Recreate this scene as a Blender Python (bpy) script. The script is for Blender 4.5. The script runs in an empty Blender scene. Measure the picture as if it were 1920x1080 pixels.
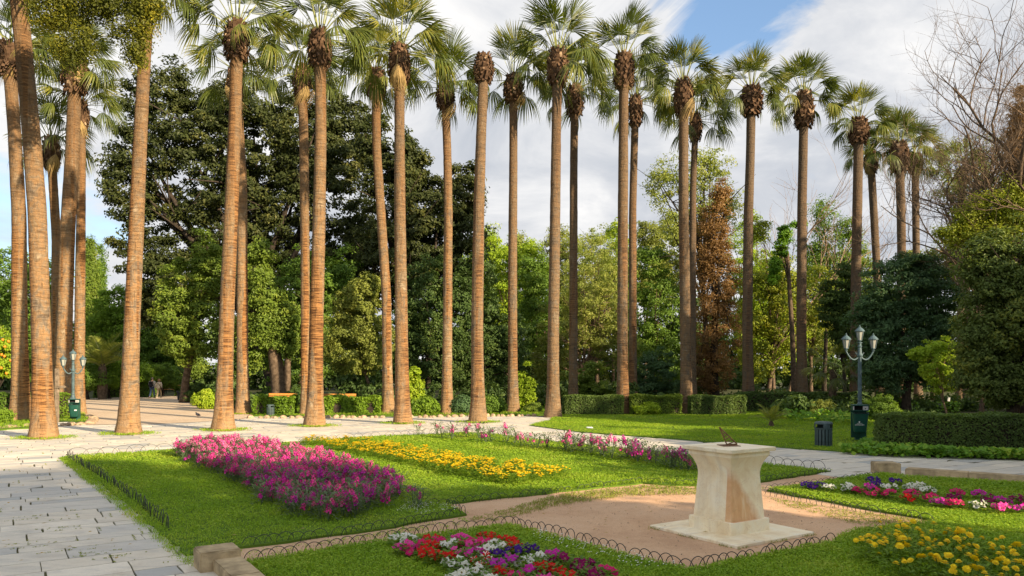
import bpy, bmesh, math, random
import numpy as np
from mathutils import Vector, Matrix, Euler, Quaternion

# ------------------------------------------------------------------ camera, sky, sun, exposure
SC = bpy.context.scene
COL = SC.collection
FPX, HZ, CAMH = 1440.0, 695.0, 2.35          # focal length in photo pixels, horizon row, eye height
cam_d = bpy.data.cameras.new('camera')
cam_d.sensor_width = 36.0
cam_d.lens = 36.0 * FPX / 1920.0
cam_d.shift_y = (HZ - 540.0) / 1920.0
cam_d.clip_start = 0.1
cam_d.clip_end = 3000.0
cam = bpy.data.objects.new('camera', cam_d)
cam.location = (0, 0, CAMH)
cam.rotation_euler = (math.radians(90), 0, 0)
COL.objects.link(cam)
SC.camera = cam

SUN_EL = math.radians(20.0)
SUN_AZ = math.atan2(0.77, -0.64)             # clockwise from +Y
sun_dir = Vector((math.sin(SUN_AZ) * math.cos(SUN_EL), math.cos(SUN_AZ) * math.cos(SUN_EL), math.sin(SUN_EL)))
sd = bpy.data.lights.new('sun', 'SUN')
sd.energy = 4.8
sd.angle = math.radians(0.6)
sd.color = (1.0, 0.79, 0.53)
sun = bpy.data.objects.new('sun', sd)
sun.rotation_euler = sun_dir.to_track_quat('Z', 'Y').to_euler()
sun.location = (40, -30, 40)
COL.objects.link(sun)

SC.view_settings.view_transform = 'Standard'
SC.view_settings.look = 'None'
SC.view_settings.gamma = 1.0
SC.view_settings.use_curve_mapping = False
SC.view_settings.exposure = 1.25
SC.render.engine = 'CYCLES'
SC.cycles.use_denoising = True
SC.cycles.max_bounces = 6
SC.cycles.diffuse_bounces = 3
SC.cycles.glossy_bounces = 2
SC.cycles.transmission_bounces = 4
SC.cycles.transparent_max_bounces = 6

W = bpy.data.worlds.new('World')
SC.world = W
W.use_nodes = True


class NT:
    """tiny node tree helper"""
    def __init__(s, tree):
        s.t = tree
        s.n = tree.nodes
        s.l = tree.links

    def node(s, typ, **kw):
        nd = s.n.new(typ)
        for k, v in kw.items():
            if k.startswith('i_'):
                key = k[2:]
                key = int(key) if key.isdigit() else key.replace('_', ' ')
                s.set(nd.inputs[key], v)
            else:
                setattr(nd, k, v)
        return nd

    def set(s, sock, v):
        if isinstance(v, bpy.types.NodeSocket):
            s.l.new(v, sock)
        elif isinstance(v, bpy.types.Node):
            s.l.new(v.outputs[0], sock)
        else:
            if sock.type == 'RGBA' and len(v) == 3:
                v = (*v, 1.0)
            sock.default_value = v

    def math(s, op, a, b=0.0, c=None, clamp=False):
        nd = s.n.new('ShaderNodeMath')
        nd.operation = op
        nd.use_clamp = clamp
        s.set(nd.inputs[0], a)
        s.set(nd.inputs[1], b)
        if c is not None:
            s.set(nd.inputs[2], c)
        return nd.outputs[0]

    def mix(s, f, a, b, mode='MIX'):
        nd = s.n.new('ShaderNodeMix')
        nd.data_type = 'RGBA'
        nd.blend_type = mode
        s.set(nd.inputs[0], f)
        s.set(nd.inputs[6], a)
        s.set(nd.inputs[7], b)
        return nd.outputs[2]

    def ramp(s, f, stops):
        nd = s.n.new('ShaderNodeValToRGB')
        el = nd.color_ramp.elements
        while len(el) < len(stops):
            el.new(0.5)
        for e, (p, c) in zip(el, stops):
            e.position = p
            e.color = (*c, 1.0) if not isinstance(c, (int, float)) else (c, c, c, 1.0)
        s.set(nd.inputs[0], f)
        return nd.outputs[0]

    def noise(s, vec, scale, detail=4.0, rough=0.55, dist=0.0):
        nd = s.n.new('ShaderNodeTexNoise')
        if vec is not None:
            s.set(nd.inputs['Vector'], vec)
        nd.inputs['Scale'].default_value = scale
        nd.inputs['Detail'].default_value = detail
        nd.inputs['Roughness'].default_value = rough
        nd.inputs['Distortion'].default_value = dist
        return nd.outputs[0]

    def vmap(s, vec, scale=(1, 1, 1), loc=(0, 0, 0), rot=(0, 0, 0)):
        nd = s.n.new('ShaderNodeMapping')
        s.set(nd.inputs['Vector'], vec)
        nd.inputs['Scale'].default_value = scale
        nd.inputs['Location'].default_value = loc
        nd.inputs['Rotation'].default_value = rot
        return nd.outputs[0]


def build_world():
    t = NT(W.node_tree)
    for nd in list(t.n):
        t.n.remove(nd)
    out = t.node('ShaderNodeOutputWorld')
    bg = t.node('ShaderNodeBackground')
    bg.inputs['Strength'].default_value = 0.1
    sky = t.node('ShaderNodeTexSky')
    sky.sky_type = 'NISHITA'
    sky.sun_disc = False
    sky.sun_elevation = SUN_EL
    sky.sun_rotation = SUN_AZ
    sky.air_density = 1.0
    sky.dust_density = 0.6
    sky.ozone_density = 1.5
    tc = t.node('ShaderNodeTexCoord')
    d = tc.outputs['Generated']
    sep = t.node('ShaderNodeSeparateXYZ', i_0=d)
    zz = t.math('ADD', t.math('MAXIMUM', sep.outputs[2], 0.0), 0.28)
    px = t.math('DIVIDE', sep.outputs[0], zz)
    py = t.math('DIVIDE', sep.outputs[1], zz)
    cmb = t.node('ShaderNodeCombineXYZ', i_0=px, i_1=py, i_2=sep.outputs[2])
    pv = cmb.outputs[0]
    big = t.noise(t.vmap(pv, loc=(3.1, 1.7, 0.4)), 1.15, 9.0, 0.56, 0.35)
    fine = t.noise(t.vmap(pv, loc=(7.3, 4.2, 1.1)), 2.6, 8.0, 0.6, 0.5)
    # openings in the cloud deck: directions where it is thin, with ragged rims
    def hole(vec, r0, r1, amt):
        v = Vector(vec).normalized()
        dp = t.node('ShaderNodeVectorMath', operation='DISTANCE')
        t.set(dp.inputs[0], d)
        dp.inputs[1].default_value = v
        wob = t.math('MULTIPLY', t.math('SUBTRACT', fine, 0.5), 0.34)
        m = t.node('ShaderNodeMapRange', i_0=t.math('ADD', dp.outputs['Value'], wob), i_1=r0, i_2=r1, i_3=amt, i_4=0.0)
        m.interpolation_type = 'SMOOTHSTEP'
        return m.outputs[0]
    h1 = hole((0.285, 1.0, 0.47), 0.02, 0.145, 1.0)
    h2 = hole((-0.68, 1.0, 0.20), 0.06, 0.22, 0.6)
    h3 = hole((0.9, -0.6, 0.45), 0.25, 0.7, 1.0)
    h4 = hole((-0.9, -0.3, 0.8), 0.2, 0.5, 0.8)
    holes = t.math('MAXIMUM', t.math('MAXIMUM', h1, h2), t.math('MAXIMUM', h3, h4))
    cover = t.ramp(t.math('SUBTRACT', t.math('ADD', big, 0.16), t.math('MULTIPLY', holes, 0.40)),
                   [(0.34, 0.0), (0.50, 1.0)])
    shade = t.ramp(t.math('ADD', t.math('MULTIPLY', fine, 0.55), t.math('MULTIPLY', big, 0.45)),
                   [(0.36, (2.2, 2.38, 2.7)), (0.47, (2.9, 3.0, 3.2)), (0.60, (4.3, 4.25, 4.2))])
    skyc = t.mix(0.3, sky.outputs[0], (1.25, 2.15, 3.6))
    col = t.mix(cover, skyc, shade)
    t.set(bg.inputs['Color'], col)
    t.l.new(bg.outputs[0], out.inputs[0])


build_world()

# ------------------------------------------------------------------ helpers
E1 = Vector((0.839, 0.545, 0))      # the garden's own axes
E2 = Vector((-0.545, 0.839, 0))
GANG = math.atan2(0.545, 0.839)
rnd = random.Random(7)
nrng = np.random.default_rng(11)


def P(u, v, z=0.0):
    """ground point that the photo shows at pixel u, v"""
    Y = FPX * (CAMH - z) / (v - HZ)
    return Vector(((u - 960.0) / FPX * Y, Y, z))


def WP(u, v, Y):
    return Vector(((u - 960.0) / FPX * Y, Y, CAMH - (v - HZ) / FPX * Y))


def pix(p):
    return (960 + p[0] / p[1] * FPX, HZ + (CAMH - p[2]) / p[1] * FPX)


def prop(o, label=None, cat=None, group=None, kind=None):
    if label: o['label'] = label
    if cat: o['category'] = cat
    if group: o['group'] = group
    if kind: o['kind'] = kind
    return o


def empty(name, loc, label=None, cat=None, group=None, rz=0.0):
    o = bpy.data.objects.new(name, None)
    o.empty_display_size = 0.2
    o.location = loc
    o.rotation_euler = (0, 0, rz)
    COL.objects.link(o)
    return prop(o, label, cat, group)


def mesh_np(name, V, faces, mats, fmat=None, rv=None, smooth=False):
    """faces: list of index arrays (each (n,3) or (n,4)); rv per-face random values"""
    me = bpy.data.meshes.new(name)
    V = np.asarray(V, dtype=np.float32)
    faces = [np.asarray(f, dtype=np.int32) for f in faces if len(f)]
    nl = sum(f.size for f in faces)
    nf = sum(len(f) for f in faces)
    me.vertices.add(len(V))
    me.vertices.foreach_set('co', V.ravel())
    me.loops.add(nl)
    me.loops.foreach_set('vertex_index', np.concatenate([f.ravel() for f in faces]))
    me.polygons.add(nf)
    tot = np.concatenate([np.full(len(f), f.shape[1], dtype=np.int32) for f in faces])
    st = np.zeros(nf, dtype=np.int32)
    st[1:] = np.cumsum(tot)[:-1]
    me.polygons.foreach_set('loop_start', st)
    me.polygons.foreach_set('loop_total', tot)
    for m in (mats if isinstance(mats, (list, tuple)) else [mats]):
        me.materials.append(m)
    if fmat is not None:
        me.polygons.foreach_set('material_index', np.asarray(fmat, dtype=np.int32))
    me.polygons.foreach_set('use_smooth', np.full(nf, smooth, dtype=bool))
    if rv is not None:
        at = me.attributes.new('rnd', 'FLOAT', 'FACE')
        at.data.foreach_set('value', np.asarray(rv, dtype=np.float32))
    me.update(calc_edges=True)
    return me


def link(name, me, parent=None, loc=None, rot=None):
    o = bpy.data.objects.new(name, me)
    if parent is not None: o.parent = parent
    if loc is not None: o.location = loc
    if rot is not None: o.rotation_euler = rot
    COL.objects.link(o)
    return o


class MB:
    """collects boxes, tubes, lathes and prisms into one mesh"""
    def __init__(s):
        s.v, s.f, s.m, s.r = [], [], [], []
        s.cur = 0

    def add(s, vs, fs, mi=None, r=None):
        b = len(s.v)
        s.v += [tuple(x) for x in vs]
        r = rnd.random() if r is None else r
        for f in fs:
            s.f.append([i + b for i in f])
            s.m.append(s.cur if mi is None else mi)
            s.r.append(r)

    def box(s, c, size, M=None, bev=0.0, taper=1.0, mi=None):
        cx, cy, cz = c
        x, y, z = size[0] / 2, size[1] / 2, size[2] / 2
        b = min(bev, x * .9, y * .9, z * .9)
        if b <= 0:
            vs = [(-x, -y, -z), (x, -y, -z), (x, y, -z), (-x, y, -z),
                  (-x * taper, -y * taper, z), (x * taper, -y * taper, z), (x * taper, y * taper, z), (-x * taper, y * taper, z)]
            fs = [(3, 2, 1, 0), (4, 5, 6, 7), (0, 1, 5, 4), (1, 2, 6, 5), (2, 3, 7, 6), (3, 0, 4, 7)]
        else:
            rings = []
            for (zz, ins, tp) in ((-z, b, 1), (-z + b, 0, 1), (z - b, 0, taper), (z, b, taper)):
                X, Y = x * tp, y * tp
                rings.append([(-X + ins, -Y + b * 0.0 + ins, zz), (X - ins, -Y + ins, zz), (X - ins, Y - ins, zz), (-X + ins, Y - ins, zz)])
            vs = [p for r_ in rings for p in r_]
            fs = [(3, 2, 1, 0), (12, 13, 14, 15)]
            for k in range(3):
                for i in range(4):
                    j = (i + 1) % 4
                    fs.append((k * 4 + i, k * 4 + j, k * 4 + 4 + j, k * 4 + 4 + i))
        o = []
        for p in vs:
            q = Vector(p)
            if M is not None: q = M @ q
            o.append((q.x + cx, q.y + cy, q.z + cz))
        s.add(o, fs, mi)

    def tube(s, pts, rad, n=8, cap=True, mi=None):
        pts = [Vector(p) for p in pts]
        if isinstance(rad, (int, float)): rad = [rad] * len(pts)
        vs, fs = [], []
        pu = None
        for i, p in enumerate(pts):
            t = (pts[min(i + 1, len(pts) - 1)] - pts[max(i - 1, 0)])
            if t.length < 1e-9: t = Vector((0, 0, 1))
            t.normalize()
            if pu is None:
                ref = Vector((0, 0, 1)) if abs(t.z) < 0.9 else Vector((1, 0, 0))
                pu = t.cross(ref).normalized()
            else:
                pu = (pu - t * pu.dot(t))
                pu = pu.normalized() if pu.length > 1e-6 else t.orthogonal().normalized()
            w = t.cross(pu)
            for k in range(n):
                a = 2 * math.pi * k / n
                vs.append(p + (pu * math.cos(a) + w * math.sin(a)) * rad[i])
        for i in range(len(pts) - 1):
            for k in range(n):
                k2 = (k + 1) % n
                fs.append((i * n + k, i * n + k2, i * n + n + k2, i * n + n + k))
        if cap:
            fs.append(tuple(reversed(range(n))))
            fs.append(tuple(range((len(pts) - 1) * n, len(pts) * n)))
        s.add(vs, fs, mi)

    def lathe(s, prof, n=16, c=(0, 0, 0), cap=True, mi=None, start=0.0):
        vs, fs = [], []
        for (r, z) in prof:
            for k in range(n):
                a = start + 2 * math.pi * k / n
                vs.append((c[0] + r * math.cos(a), c[1] + r * math.sin(a), c[2] + z))
        for i in range(len(prof) - 1):
            for k in range(n):
                k2 = (k + 1) % n
                fs.append((i * n + k, i * n + k2, i * n + n + k2, i * n + n + k))
        if cap:
            fs.append(tuple(reversed(range(n))))
            fs.append(tuple(range((len(prof) - 1) * n, len(prof) * n)))
        s.add(vs, fs, mi)

    def mesh(s, name, mats, smooth=False):
        me = bpy.data.meshes.new(name)
        me.from_pydata(s.v, [], s.f)
        for m in (mats if isinstance(mats, (list, tuple)) else [mats]):
            me.materials.append(m)
        me.polygons.foreach_set('material_index', s.m)
        me.polygons.foreach_set('use_smooth', [smooth] * len(s.f))
        at = me.attributes.new('rnd', 'FLOAT', 'FACE')
        at.data.foreach_set('value', s.r)
        me.update()
        return me

    def build(s, name, mats, parent=None, loc=None, rot=None, smooth=False):
        return link(name, s.mesh(name, mats, smooth), parent, loc, rot)


# ------------------------------------------------------------------ materials
def newmat(name):
    m = bpy.data.materials.new(name)
    m.use_nodes = True
    t = NT(m.node_tree)
    bs = t.n['Principled BSDF']
    return m, t, bs


def mat_plain(name, c, rough=0.6, metal=0.0, var=0.12, nscale=8.0, bump=0.0, spec=0.3):
    m, t, bs = newmat(name)
    tc = t.node('ShaderNodeTexCoord')
    n = t.noise(tc.outputs['Object'], nscale, 5, 0.6)
    dark = tuple(x * (1 - var * 2) for x in c)
    lite = tuple(min(1, x * (1 + var * 2)) for x in c)
    t.set(bs.inputs['Base Color'], t.ramp(n, [(0.3, dark), (0.7, lite)]))
    bs.inputs['Roughness'].default_value = rough
    bs.inputs['Metallic'].default_value = metal
    bs.inputs['Specular IOR Level'].default_value = spec
    if bump:
        b = t.node('ShaderNodeBump', i_Height=t.noise(tc.outputs['Object'], nscale * 4, 6, 0.65))
        b.inputs['Strength'].default_value = bump
        b.inputs['Distance'].default_value = 0.02
        t.set(bs.inputs['Normal'], b)
    return m


def mat_leaf(name, c1, c2, trans=0.35, rough=0.5, spec=0.25, c3=None, obj=False, nsc=0.5):
    """leaf: colour differs from leaf to leaf and a little from place to place"""
    m, t, bs = newmat(name)
    if obj:
        oi = t.node('ShaderNodeObjectInfo')
        f = oi.outputs['Random']
        at = t.node('ShaderNodeAttribute', attribute_name='rnd')
        f = t.math('ADD', t.math('MULTIPLY', f, 0.6), t.math('MULTIPLY', at.outputs['Fac'], 0.4))
    else:
        at = t.node('ShaderNodeAttribute', attribute_name='rnd')
        geo = t.node('ShaderNodeNewGeometry')
        nz = t.noise(geo.outputs['Position'], nsc, 2, 0.5)
        f = t.math('ADD', t.math('MULTIPLY', at.outputs['Fac'], 0.55),
                   t.math('MULTIPLY', t.math('SUBTRACT', nz, 0.28), 1.0), clamp=True)
    stops = [(0.0, c1), (0.8, c2)] if c3 is None else [(0.0, c1), (0.6, c2), (0.95, c3)]
    col = t.ramp(f, stops)
    t.set(bs.inputs['Base Color'], col)
    bs.inputs['Roughness'].default_value = rough
    bs.inputs['Specular IOR Level'].default_value = spec
    tr = t.node('ShaderNodeBsdfTranslucent')
    t.set(tr.inputs['Color'], t.mix(1.0, col, (1.3, 1.25, 0.5), 'MULTIPLY'))
    mx = t.node('ShaderNodeMixShader')
    mx.inputs[0].default_value = trans
    t.l.new(bs.outputs[0], mx.inputs[1])
    t.l.new(tr.outputs[0], mx.inputs[2])
    t.l.new(mx.outputs[0], t.n['Material Output'].inputs[0])
    return m


def mat_trunk():
    m, t, bs = newmat('palm_bark')
    tc = t.node('ShaderNodeTexCoord')
    oi = t.node('ShaderNodeObjectInfo')
    off = t.node('ShaderNodeVectorMath', operation='ADD')
    t.set(off.inputs[0], tc.outputs['Object'])
    cx = t.node('ShaderNodeCombineXYZ', i_0=t.math('MULTIPLY', oi.outputs['Random'], 37.0), i_1=t.math('MULTIPLY', oi.outputs['Random'], 11.0), i_2=t.math('MULTIPLY', oi.outputs['Random'], 23.0))
    t.set(off.inputs[1], cx.outputs[0])
    v = off.outputs[0]
    sep = t.node('ShaderNodeSeparateXYZ', i_0=tc.outputs['Object'])
    rings = t.noise(t.vmap(v, (1.6, 1.6, 13.0)), 1.0, 6, 0.7, 0.5)
    fib = t.noise(t.vmap(v, (9, 9, 2.2)), 1.3, 4, 0.6)
    patch = t.noise(t.vmap(v, (2.2, 2.2, 1.5)), 1.0, 6, 0.68, 0.8)
    base = t.ramp(patch, [(0.32, (0.125, 0.108, 0.095)), (0.42, (0.23, 0.185, 0.14)), (0.50, (0.32, 0.195, 0.10)), (0.58, (0.24, 0.18, 0.12)), (0.68, (0.42, 0.34, 0.25))])
    dark = t.mix(t.ramp(rings, [(0.32, 0.85), (0.52, 0.0)]), base, (0.075, 0.05, 0.033))
    dark = t.mix(t.ramp(fib, [(0.35, 0.35), (0.55, 0.0)]), dark, (0.14, 0.10, 0.07))
    # weathering with height: earthy at the foot, dark fibrous bark towards the head
    # a fibrous orange stripe of close dark cracks running up one side
    strip = t.ramp(t.noise(t.vmap(v, (2.6, 2.6, 0.16), loc=(4, 2, 1)), 1.0, 3, 0.5, 0.3), [(0.52, 0.0), (0.60, 1.0)])
    fine = t.noise(t.vmap(v, (1.2, 1.2, 22.0)), 1.0, 4, 0.7, 0.8)
    dark = t.mix(strip, dark, t.mix(t.ramp(fine, [(0.44, 1.0), (0.56, 0.0)]), (0.34, 0.18, 0.075), (0.085, 0.042, 0.022)))
    foot = t.math('SUBTRACT', 1.0, t.math('DIVIDE', t.math('ADD', sep.outputs[2], t.math('MULTIPLY', patch, 0.8)), 1.5), clamp=True)
    c = t.mix(t.math('MULTIPLY', foot, 0.9, clamp=True), dark, (0.36, 0.235, 0.135))
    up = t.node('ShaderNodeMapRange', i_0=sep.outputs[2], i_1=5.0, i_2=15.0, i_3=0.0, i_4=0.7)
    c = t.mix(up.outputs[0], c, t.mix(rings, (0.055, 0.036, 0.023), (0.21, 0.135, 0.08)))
    crack = t.ramp(t.noise(t.vmap(v, (14, 14, 1.6)), 1.0, 5, 0.7, 0.8), [(0.33, 0.7), (0.42, 0.0)])
    c = t.mix(crack, c, (0.05, 0.035, 0.025))
    grey = t.node('ShaderNodeSeparateColor', i_0=oi.outputs['Color']).outputs[0]   # greying of this palm's bark: mostly painted shade, partly its own tone
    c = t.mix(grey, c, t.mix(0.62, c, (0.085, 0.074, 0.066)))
    c = t.mix(1.0, c, (1.07, 1.03, 0.92), 'MULTIPLY')
    t.set(bs.inputs['Base Color'], c)
    bs.inputs['Roughness'].default_value = 0.95
    bs.inputs['Specular IOR Level'].default_value = 0.1
    hgt = t.math('ADD', rings, t.math('MULTIPLY', fib, 0.5))
    b = t.node('ShaderNodeBump', i_Height=hgt)
    b.inputs['Strength'].default_value = 1.0
    b.inputs['Distance'].default_value = 0.10
    t.set(bs.inputs['Normal'], b)
    return m


def mat_ground(name, stops, scale, bump=0.4, rough=0.95, specks=None, dist=0.02, grit=60.0):
    m, t, bs = newmat(name)
    geo = t.node('ShaderNodeNewGeometry')
    p = geo.outputs['Position']
    n = t.math('ADD', t.math('MULTIPLY', t.noise(p, scale, 8, 0.62, 0.4), 0.75), t.math('MULTIPLY', t.noise(p, scale * 9, 4, 0.6), 0.25))
    c = t.ramp(n, stops)
    g = t.noise(p, grit, 3, 0.7)
    c = t.mix(t.ramp(g, [(0.33, 0.5), (0.5, 0.0)]), c, tuple(x * 0.6 for x in stops[0][1]))
    if specks:
        c = t.mix(t.ramp(t.noise(p, grit * 0.55, 2, 0.5), [(0.66, 0.0), (0.72, 0.75)]), c, specks)
    t.set(bs.inputs['Base Color'], c)
    bs.inputs['Roughness'].default_value = rough
    bs.inputs['Specular IOR Level'].default_value = 0.15
    b = t.node('ShaderNodeBump', i_Height=t.math('ADD', g, t.math('MULTIPLY', n, 2.0)))
    b.inputs['Strength'].default_value = bump
    b.inputs['Distance'].default_value = dist
    t.set(bs.inputs['Normal'], b)
    return m


def mat_flag():
    m, t, bs = newmat('flagstone_marble')
    at = t.node('ShaderNodeAttribute', attribute_name='rnd')
    geo = t.node('ShaderNodeNewGeometry')
    p = geo.outputs['Position']
    c = t.ramp(at.outputs['Fac'], [(0.0, (0.37, 0.395, 0.41)), (0.22, (0.50, 0.50, 0.485)), (0.5, (0.59, 0.57, 0.515)), (0.85, (0.62, 0.585, 0.51)), (1.0, (0.70, 0.67, 0.60))])
    vein = t.noise(t.vmap(p, (1, 3.2, 1), rot=(0, 0, GANG)), 1.6, 7, 0.65, 0.8)
    c = t.mix(t.ramp(vein, [(0.35, 0.35), (0.55, 0.0)]), c, (0.27, 0.29, 0.31))
    stain = t.noise(p, 2.3, 6, 0.6, 0.3)
    c = t.mix(t.ramp(stain, [(0.52, 0.0), (0.72, 0.4)]), c, (0.42, 0.37, 0.29))
    c = t.mix(1.0, c, (1.06, 1.01, 0.93), 'MULTIPLY')
    gr = t.noise(p, 45, 4, 0.7)
    c = t.mix(t.ramp(gr, [(0.3, 0.25), (0.5, 0.0)]), c, (0.2, 0.2, 0.19))
    t.set(bs.inputs['Base Color'], c)
    bs.inputs['Roughness'].default_value = 0.62
    b = t.node('ShaderNodeBump', i_Height=t.math('ADD', gr, t.math('MULTIPLY', vein, 2.5)))
    b.inputs['Strength'].default_value = 0.35
    b.inputs['Distance'].default_value = 0.012
    t.set(bs.inputs['Normal'], b)
    return m


def mat_marble():
    m, t, bs = newmat('pedestal_marble')
    tc = t.node('ShaderNodeTexCoord')
    o = tc.outputs['Object']
    sep = t.node('ShaderNodeSeparateXYZ', i_0=o)
    x, y, z = sep.outputs
    clouds = t.noise(o, 3.0, 6, 0.6, 0.5)
    c = t.ramp(clouds, [(0.3, (0.78, 0.62, 0.38)), (0.5, (0.91, 0.79, 0.55)), (0.7, (0.93, 0.87, 0.69))])
    # grey-brown vertical streaks on the face looking along -x
    leftm = t.math('LESS_THAN', x, -0.25)
    streak = t.noise(t.vmap(o, (1, 7, 0.5)), 1.0, 4, 0.55, 0.6)
    c = t.mix(t.math('MULTIPLY', leftm, t.ramp(streak, [(0.45, 0.0), (0.68, 0.45)])), c, (0.55, 0.46, 0.33))
    # iron-stained band running down across the face looking along -y
    rightm = t.math('MULTIPLY', t.math('MULTIPLY', t.math('LESS_THAN', y, -0.22), t.math('GREATER_THAN', z, 0.2135)), t.math('GREATER_THAN', x, -0.36))
    wob = t.math('MULTIPLY', t.math('SUBTRACT', t.noise(o, 5, 5, 0.6), 0.5), 0.22)
    lo = t.math('ADD', t.math('SUBTRACT', x, t.math('MULTIPLY', t.math('SUBTRACT', 0.98, z), 0.72)), t.math('ADD', wob, 0.34))
    band = t.math('MULTIPLY', t.ramp(t.math('ADD', lo, 0.06), [(0.0, 1.0), (0.15, 0.0)]), t.ramp(t.math('SUBTRACT', 1.02, z), [(0.0, 0.0), (0.25, 1.0)]))
    band = t.math('MULTIPLY', band, t.ramp(t.math('ADD', t.math('ADD', x, t.math('MULTIPLY', z, 0.30)), t.math('ADD', wob, 0.46)), [(0.08, 0.0), (0.20, 1.0)]))
    vein = t.noise(t.vmap(o, (9, 1, 2.2), rot=(0, 0.55, 0)), 1.0, 6, 0.65, 0.6)
    iron = t.ramp(vein, [(0.30, (0.82, 0.68, 0.46)), (0.42, (0.74, 0.43, 0.19)), (0.62, (0.62, 0.29, 0.10))])
    c = t.mix(t.math('MULTIPLY', t.math('MULTIPLY', band, rightm), 0.82), c, iron)
    vv = t.noise(t.vmap(o, (3, 3, 3), loc=(2, 1, 5)), 1.2, 7, 0.6, 1.6)
    line = t.ramp(t.math('ABSOLUTE', t.math('SUBTRACT', vv, 0.5)), [(0.0, 0.32), (0.010, 0.0)])
    c = t.mix(line, c, (0.42, 0.27, 0.14))
    t.set(bs.inputs['Base Color'], c)
    bs.inputs['Roughness'].default_value = 0.55
    b = t.node('ShaderNodeBump', i_Height=t.noise(o, 40, 5, 0.7))
    b.inputs['Strength'].default_value = 0.2
    b.inputs['Distance'].default_value = 0.01
    t.set(bs.inputs['Normal'], b)
    return m


M = {}
M['bark_palm'] = mat_trunk()
M['flag'] = mat_flag()
M['marble'] = mat_marble()
M['ground'] = mat_ground('park_soil', [(0.3, (0.05, 0.045, 0.025)), (0.5, (0.06, 0.07, 0.025)), (0.7, (0.10, 0.085, 0.05))], 0.5)
M['joint'] = mat_ground('joint_soil', [(0.35, (0.11, 0.085, 0.05)), (0.5, (0.085, 0.09, 0.03)), (0.65, (0.15, 0.12, 0.07))], 1.5)
M['sand'] = mat_ground('sandy_path', [(0.3, (0.47, 0.36, 0.25)), (0.5, (0.56, 0.44, 0.315)), (0.7, (0.61, 0.50, 0.37))], 0.5, 0.3)
M['dirt'] = mat_ground('orange_dirt', [(0.28, (0.46, 0.28, 0.165)), (0.5, (0.60, 0.39, 0.24)), (0.72, (0.66, 0.46, 0.30))], 0.7, 0.45, specks=(0.55, 0.45, 0.33))
M['lawnsoil'] = mat_ground('lawn_soil', [(0.3, (0.07, 0.12, 0.012)), (0.6, (0.10, 0.18, 0.018)), (0.8, (0.17, 0.17, 0.05))], 1.2)
M['grass'] = mat_leaf('grass_blade', (0.165, 0.30, 0.024), (0.29, 0.44, 0.034), 0.38, 0.55, 0.12, c3=(0.46, 0.50, 0.08), nsc=0.7)
M['grassdry'] = mat_leaf('worn_grass_blade', (0.18, 0.25, 0.04), (0.32, 0.33, 0.08), 0.3, 0.6, 0.1)
M['palmleaf'] = mat_leaf('fan_palm_leaf', (0.048, 0.076, 0.018), (0.115, 0.148, 0.026), 0.34, 0.42, 0.4, c3=(0.31, 0.29, 0.05), obj=True)
M['petiole'] = mat_plain('palm_petiole', (0.20, 0.22, 0.06), 0.5)
M['straw'] = mat_leaf('dead_palm_leaf', (0.34, 0.24, 0.10), (0.48, 0.35, 0.16), 0.25, 0.7, 0.1, obj=True)
M['boot'] = mat_leaf('palm_leaf_base', (0.055, 0.034, 0.022), (0.14, 0.085, 0.05), 0.0, 0.9, 0.1, c3=(0.46, 0.34, 0.22))
M['bark'] = mat_plain('tree_bark', (0.11, 0.08, 0.055), 0.95, var=0.3, nscale=5, bump=0.8, spec=0.1)
M['bark_dark'] = mat_plain('dark_bark', (0.045, 0.036, 0.028), 0.95, var=0.3, nscale=5, bump=0.8, spec=0.1)
M['bark_pale'] = mat_plain('pale_bark', (0.24, 0.17, 0.11), 0.95, var=0.3, nscale=5, bump=0.8, spec=0.1)
LC = dict(
    oak=((0.022, 0.032, 0.011), (0.042, 0.054, 0.016), (0.115, 0.115, 0.03)),
    laurel=((0.058, 0.098, 0.016), (0.105, 0.155, 0.022), (0.20, 0.235, 0.035)),
    olive=((0.088, 0.115, 0.026), (0.15, 0.175, 0.035), (0.25, 0.26, 0.06)),
    dark=((0.032, 0.060, 0.018), (0.058, 0.098, 0.026), (0.12, 0.17, 0.04)),
    blue=((0.034, 0.070, 0.034), (0.060, 0.112, 0.048), (0.11, 0.18, 0.07)),
    mid=((0.052, 0.098, 0.015), (0.09, 0.155, 0.022), (0.16, 0.235, 0.035)),
    lime=((0.13, 0.20, 0.012), (0.20, 0.28, 0.02), (0.29, 0.34, 0.03)),
    airy=((0.11, 0.16, 0.03), (0.18, 0.21, 0.045), (0.25, 0.25, 0.07)),
    yellow=((0.10, 0.14, 0.015), (0.17, 0.20, 0.02), (0.27, 0.26, 0.03)),
    brown=((0.070, 0.044, 0.020), (0.165, 0.098, 0.038), (0.29, 0.19, 0.085)),
    conifer=((0.020, 0.032, 0.008), (0.085, 0.095, 0.011), (0.29, 0.25, 0.018)),
    bush=((0.06, 0.11, 0.012), (0.115, 0.19, 0.016), (0.19, 0.26, 0.03)),
    hedge=((0.045, 0.075, 0.022), (0.08, 0.125, 0.030), (0.17, 0.24, 0.05)),
    edge=((0.046, 0.072, 0.020), (0.095, 0.130, 0.030), (0.30, 0.29, 0.05)),
    fresh=((0.16, 0.26, 0.02), (0.24, 0.36, 0.03), (0.33, 0.44, 0.05)),
    ivy=((0.06, 0.14, 0.016), (0.11, 0.22, 0.02), (0.26, 0.36, 0.04)),
    stockleaf=((0.055, 0.085, 0.045), (0.09, 0.13, 0.065), (0.13, 0.175, 0.08)),
)
for k, v in LC.items():
    v = tuple(tuple(min(.5, x * 1.55) for x in c) for c in v)
    M['lf_' + k] = mat_leaf(k + '_leaf', v[0], v[1], 0.35, 0.5, 0.22, c3=v[2])
def petal(n, c, tr=0.3):
    M[n] = mat_leaf(n, tuple(x * 0.72 for x in c), c, tr, 0.6, 0.1)
    return M[n]
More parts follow.
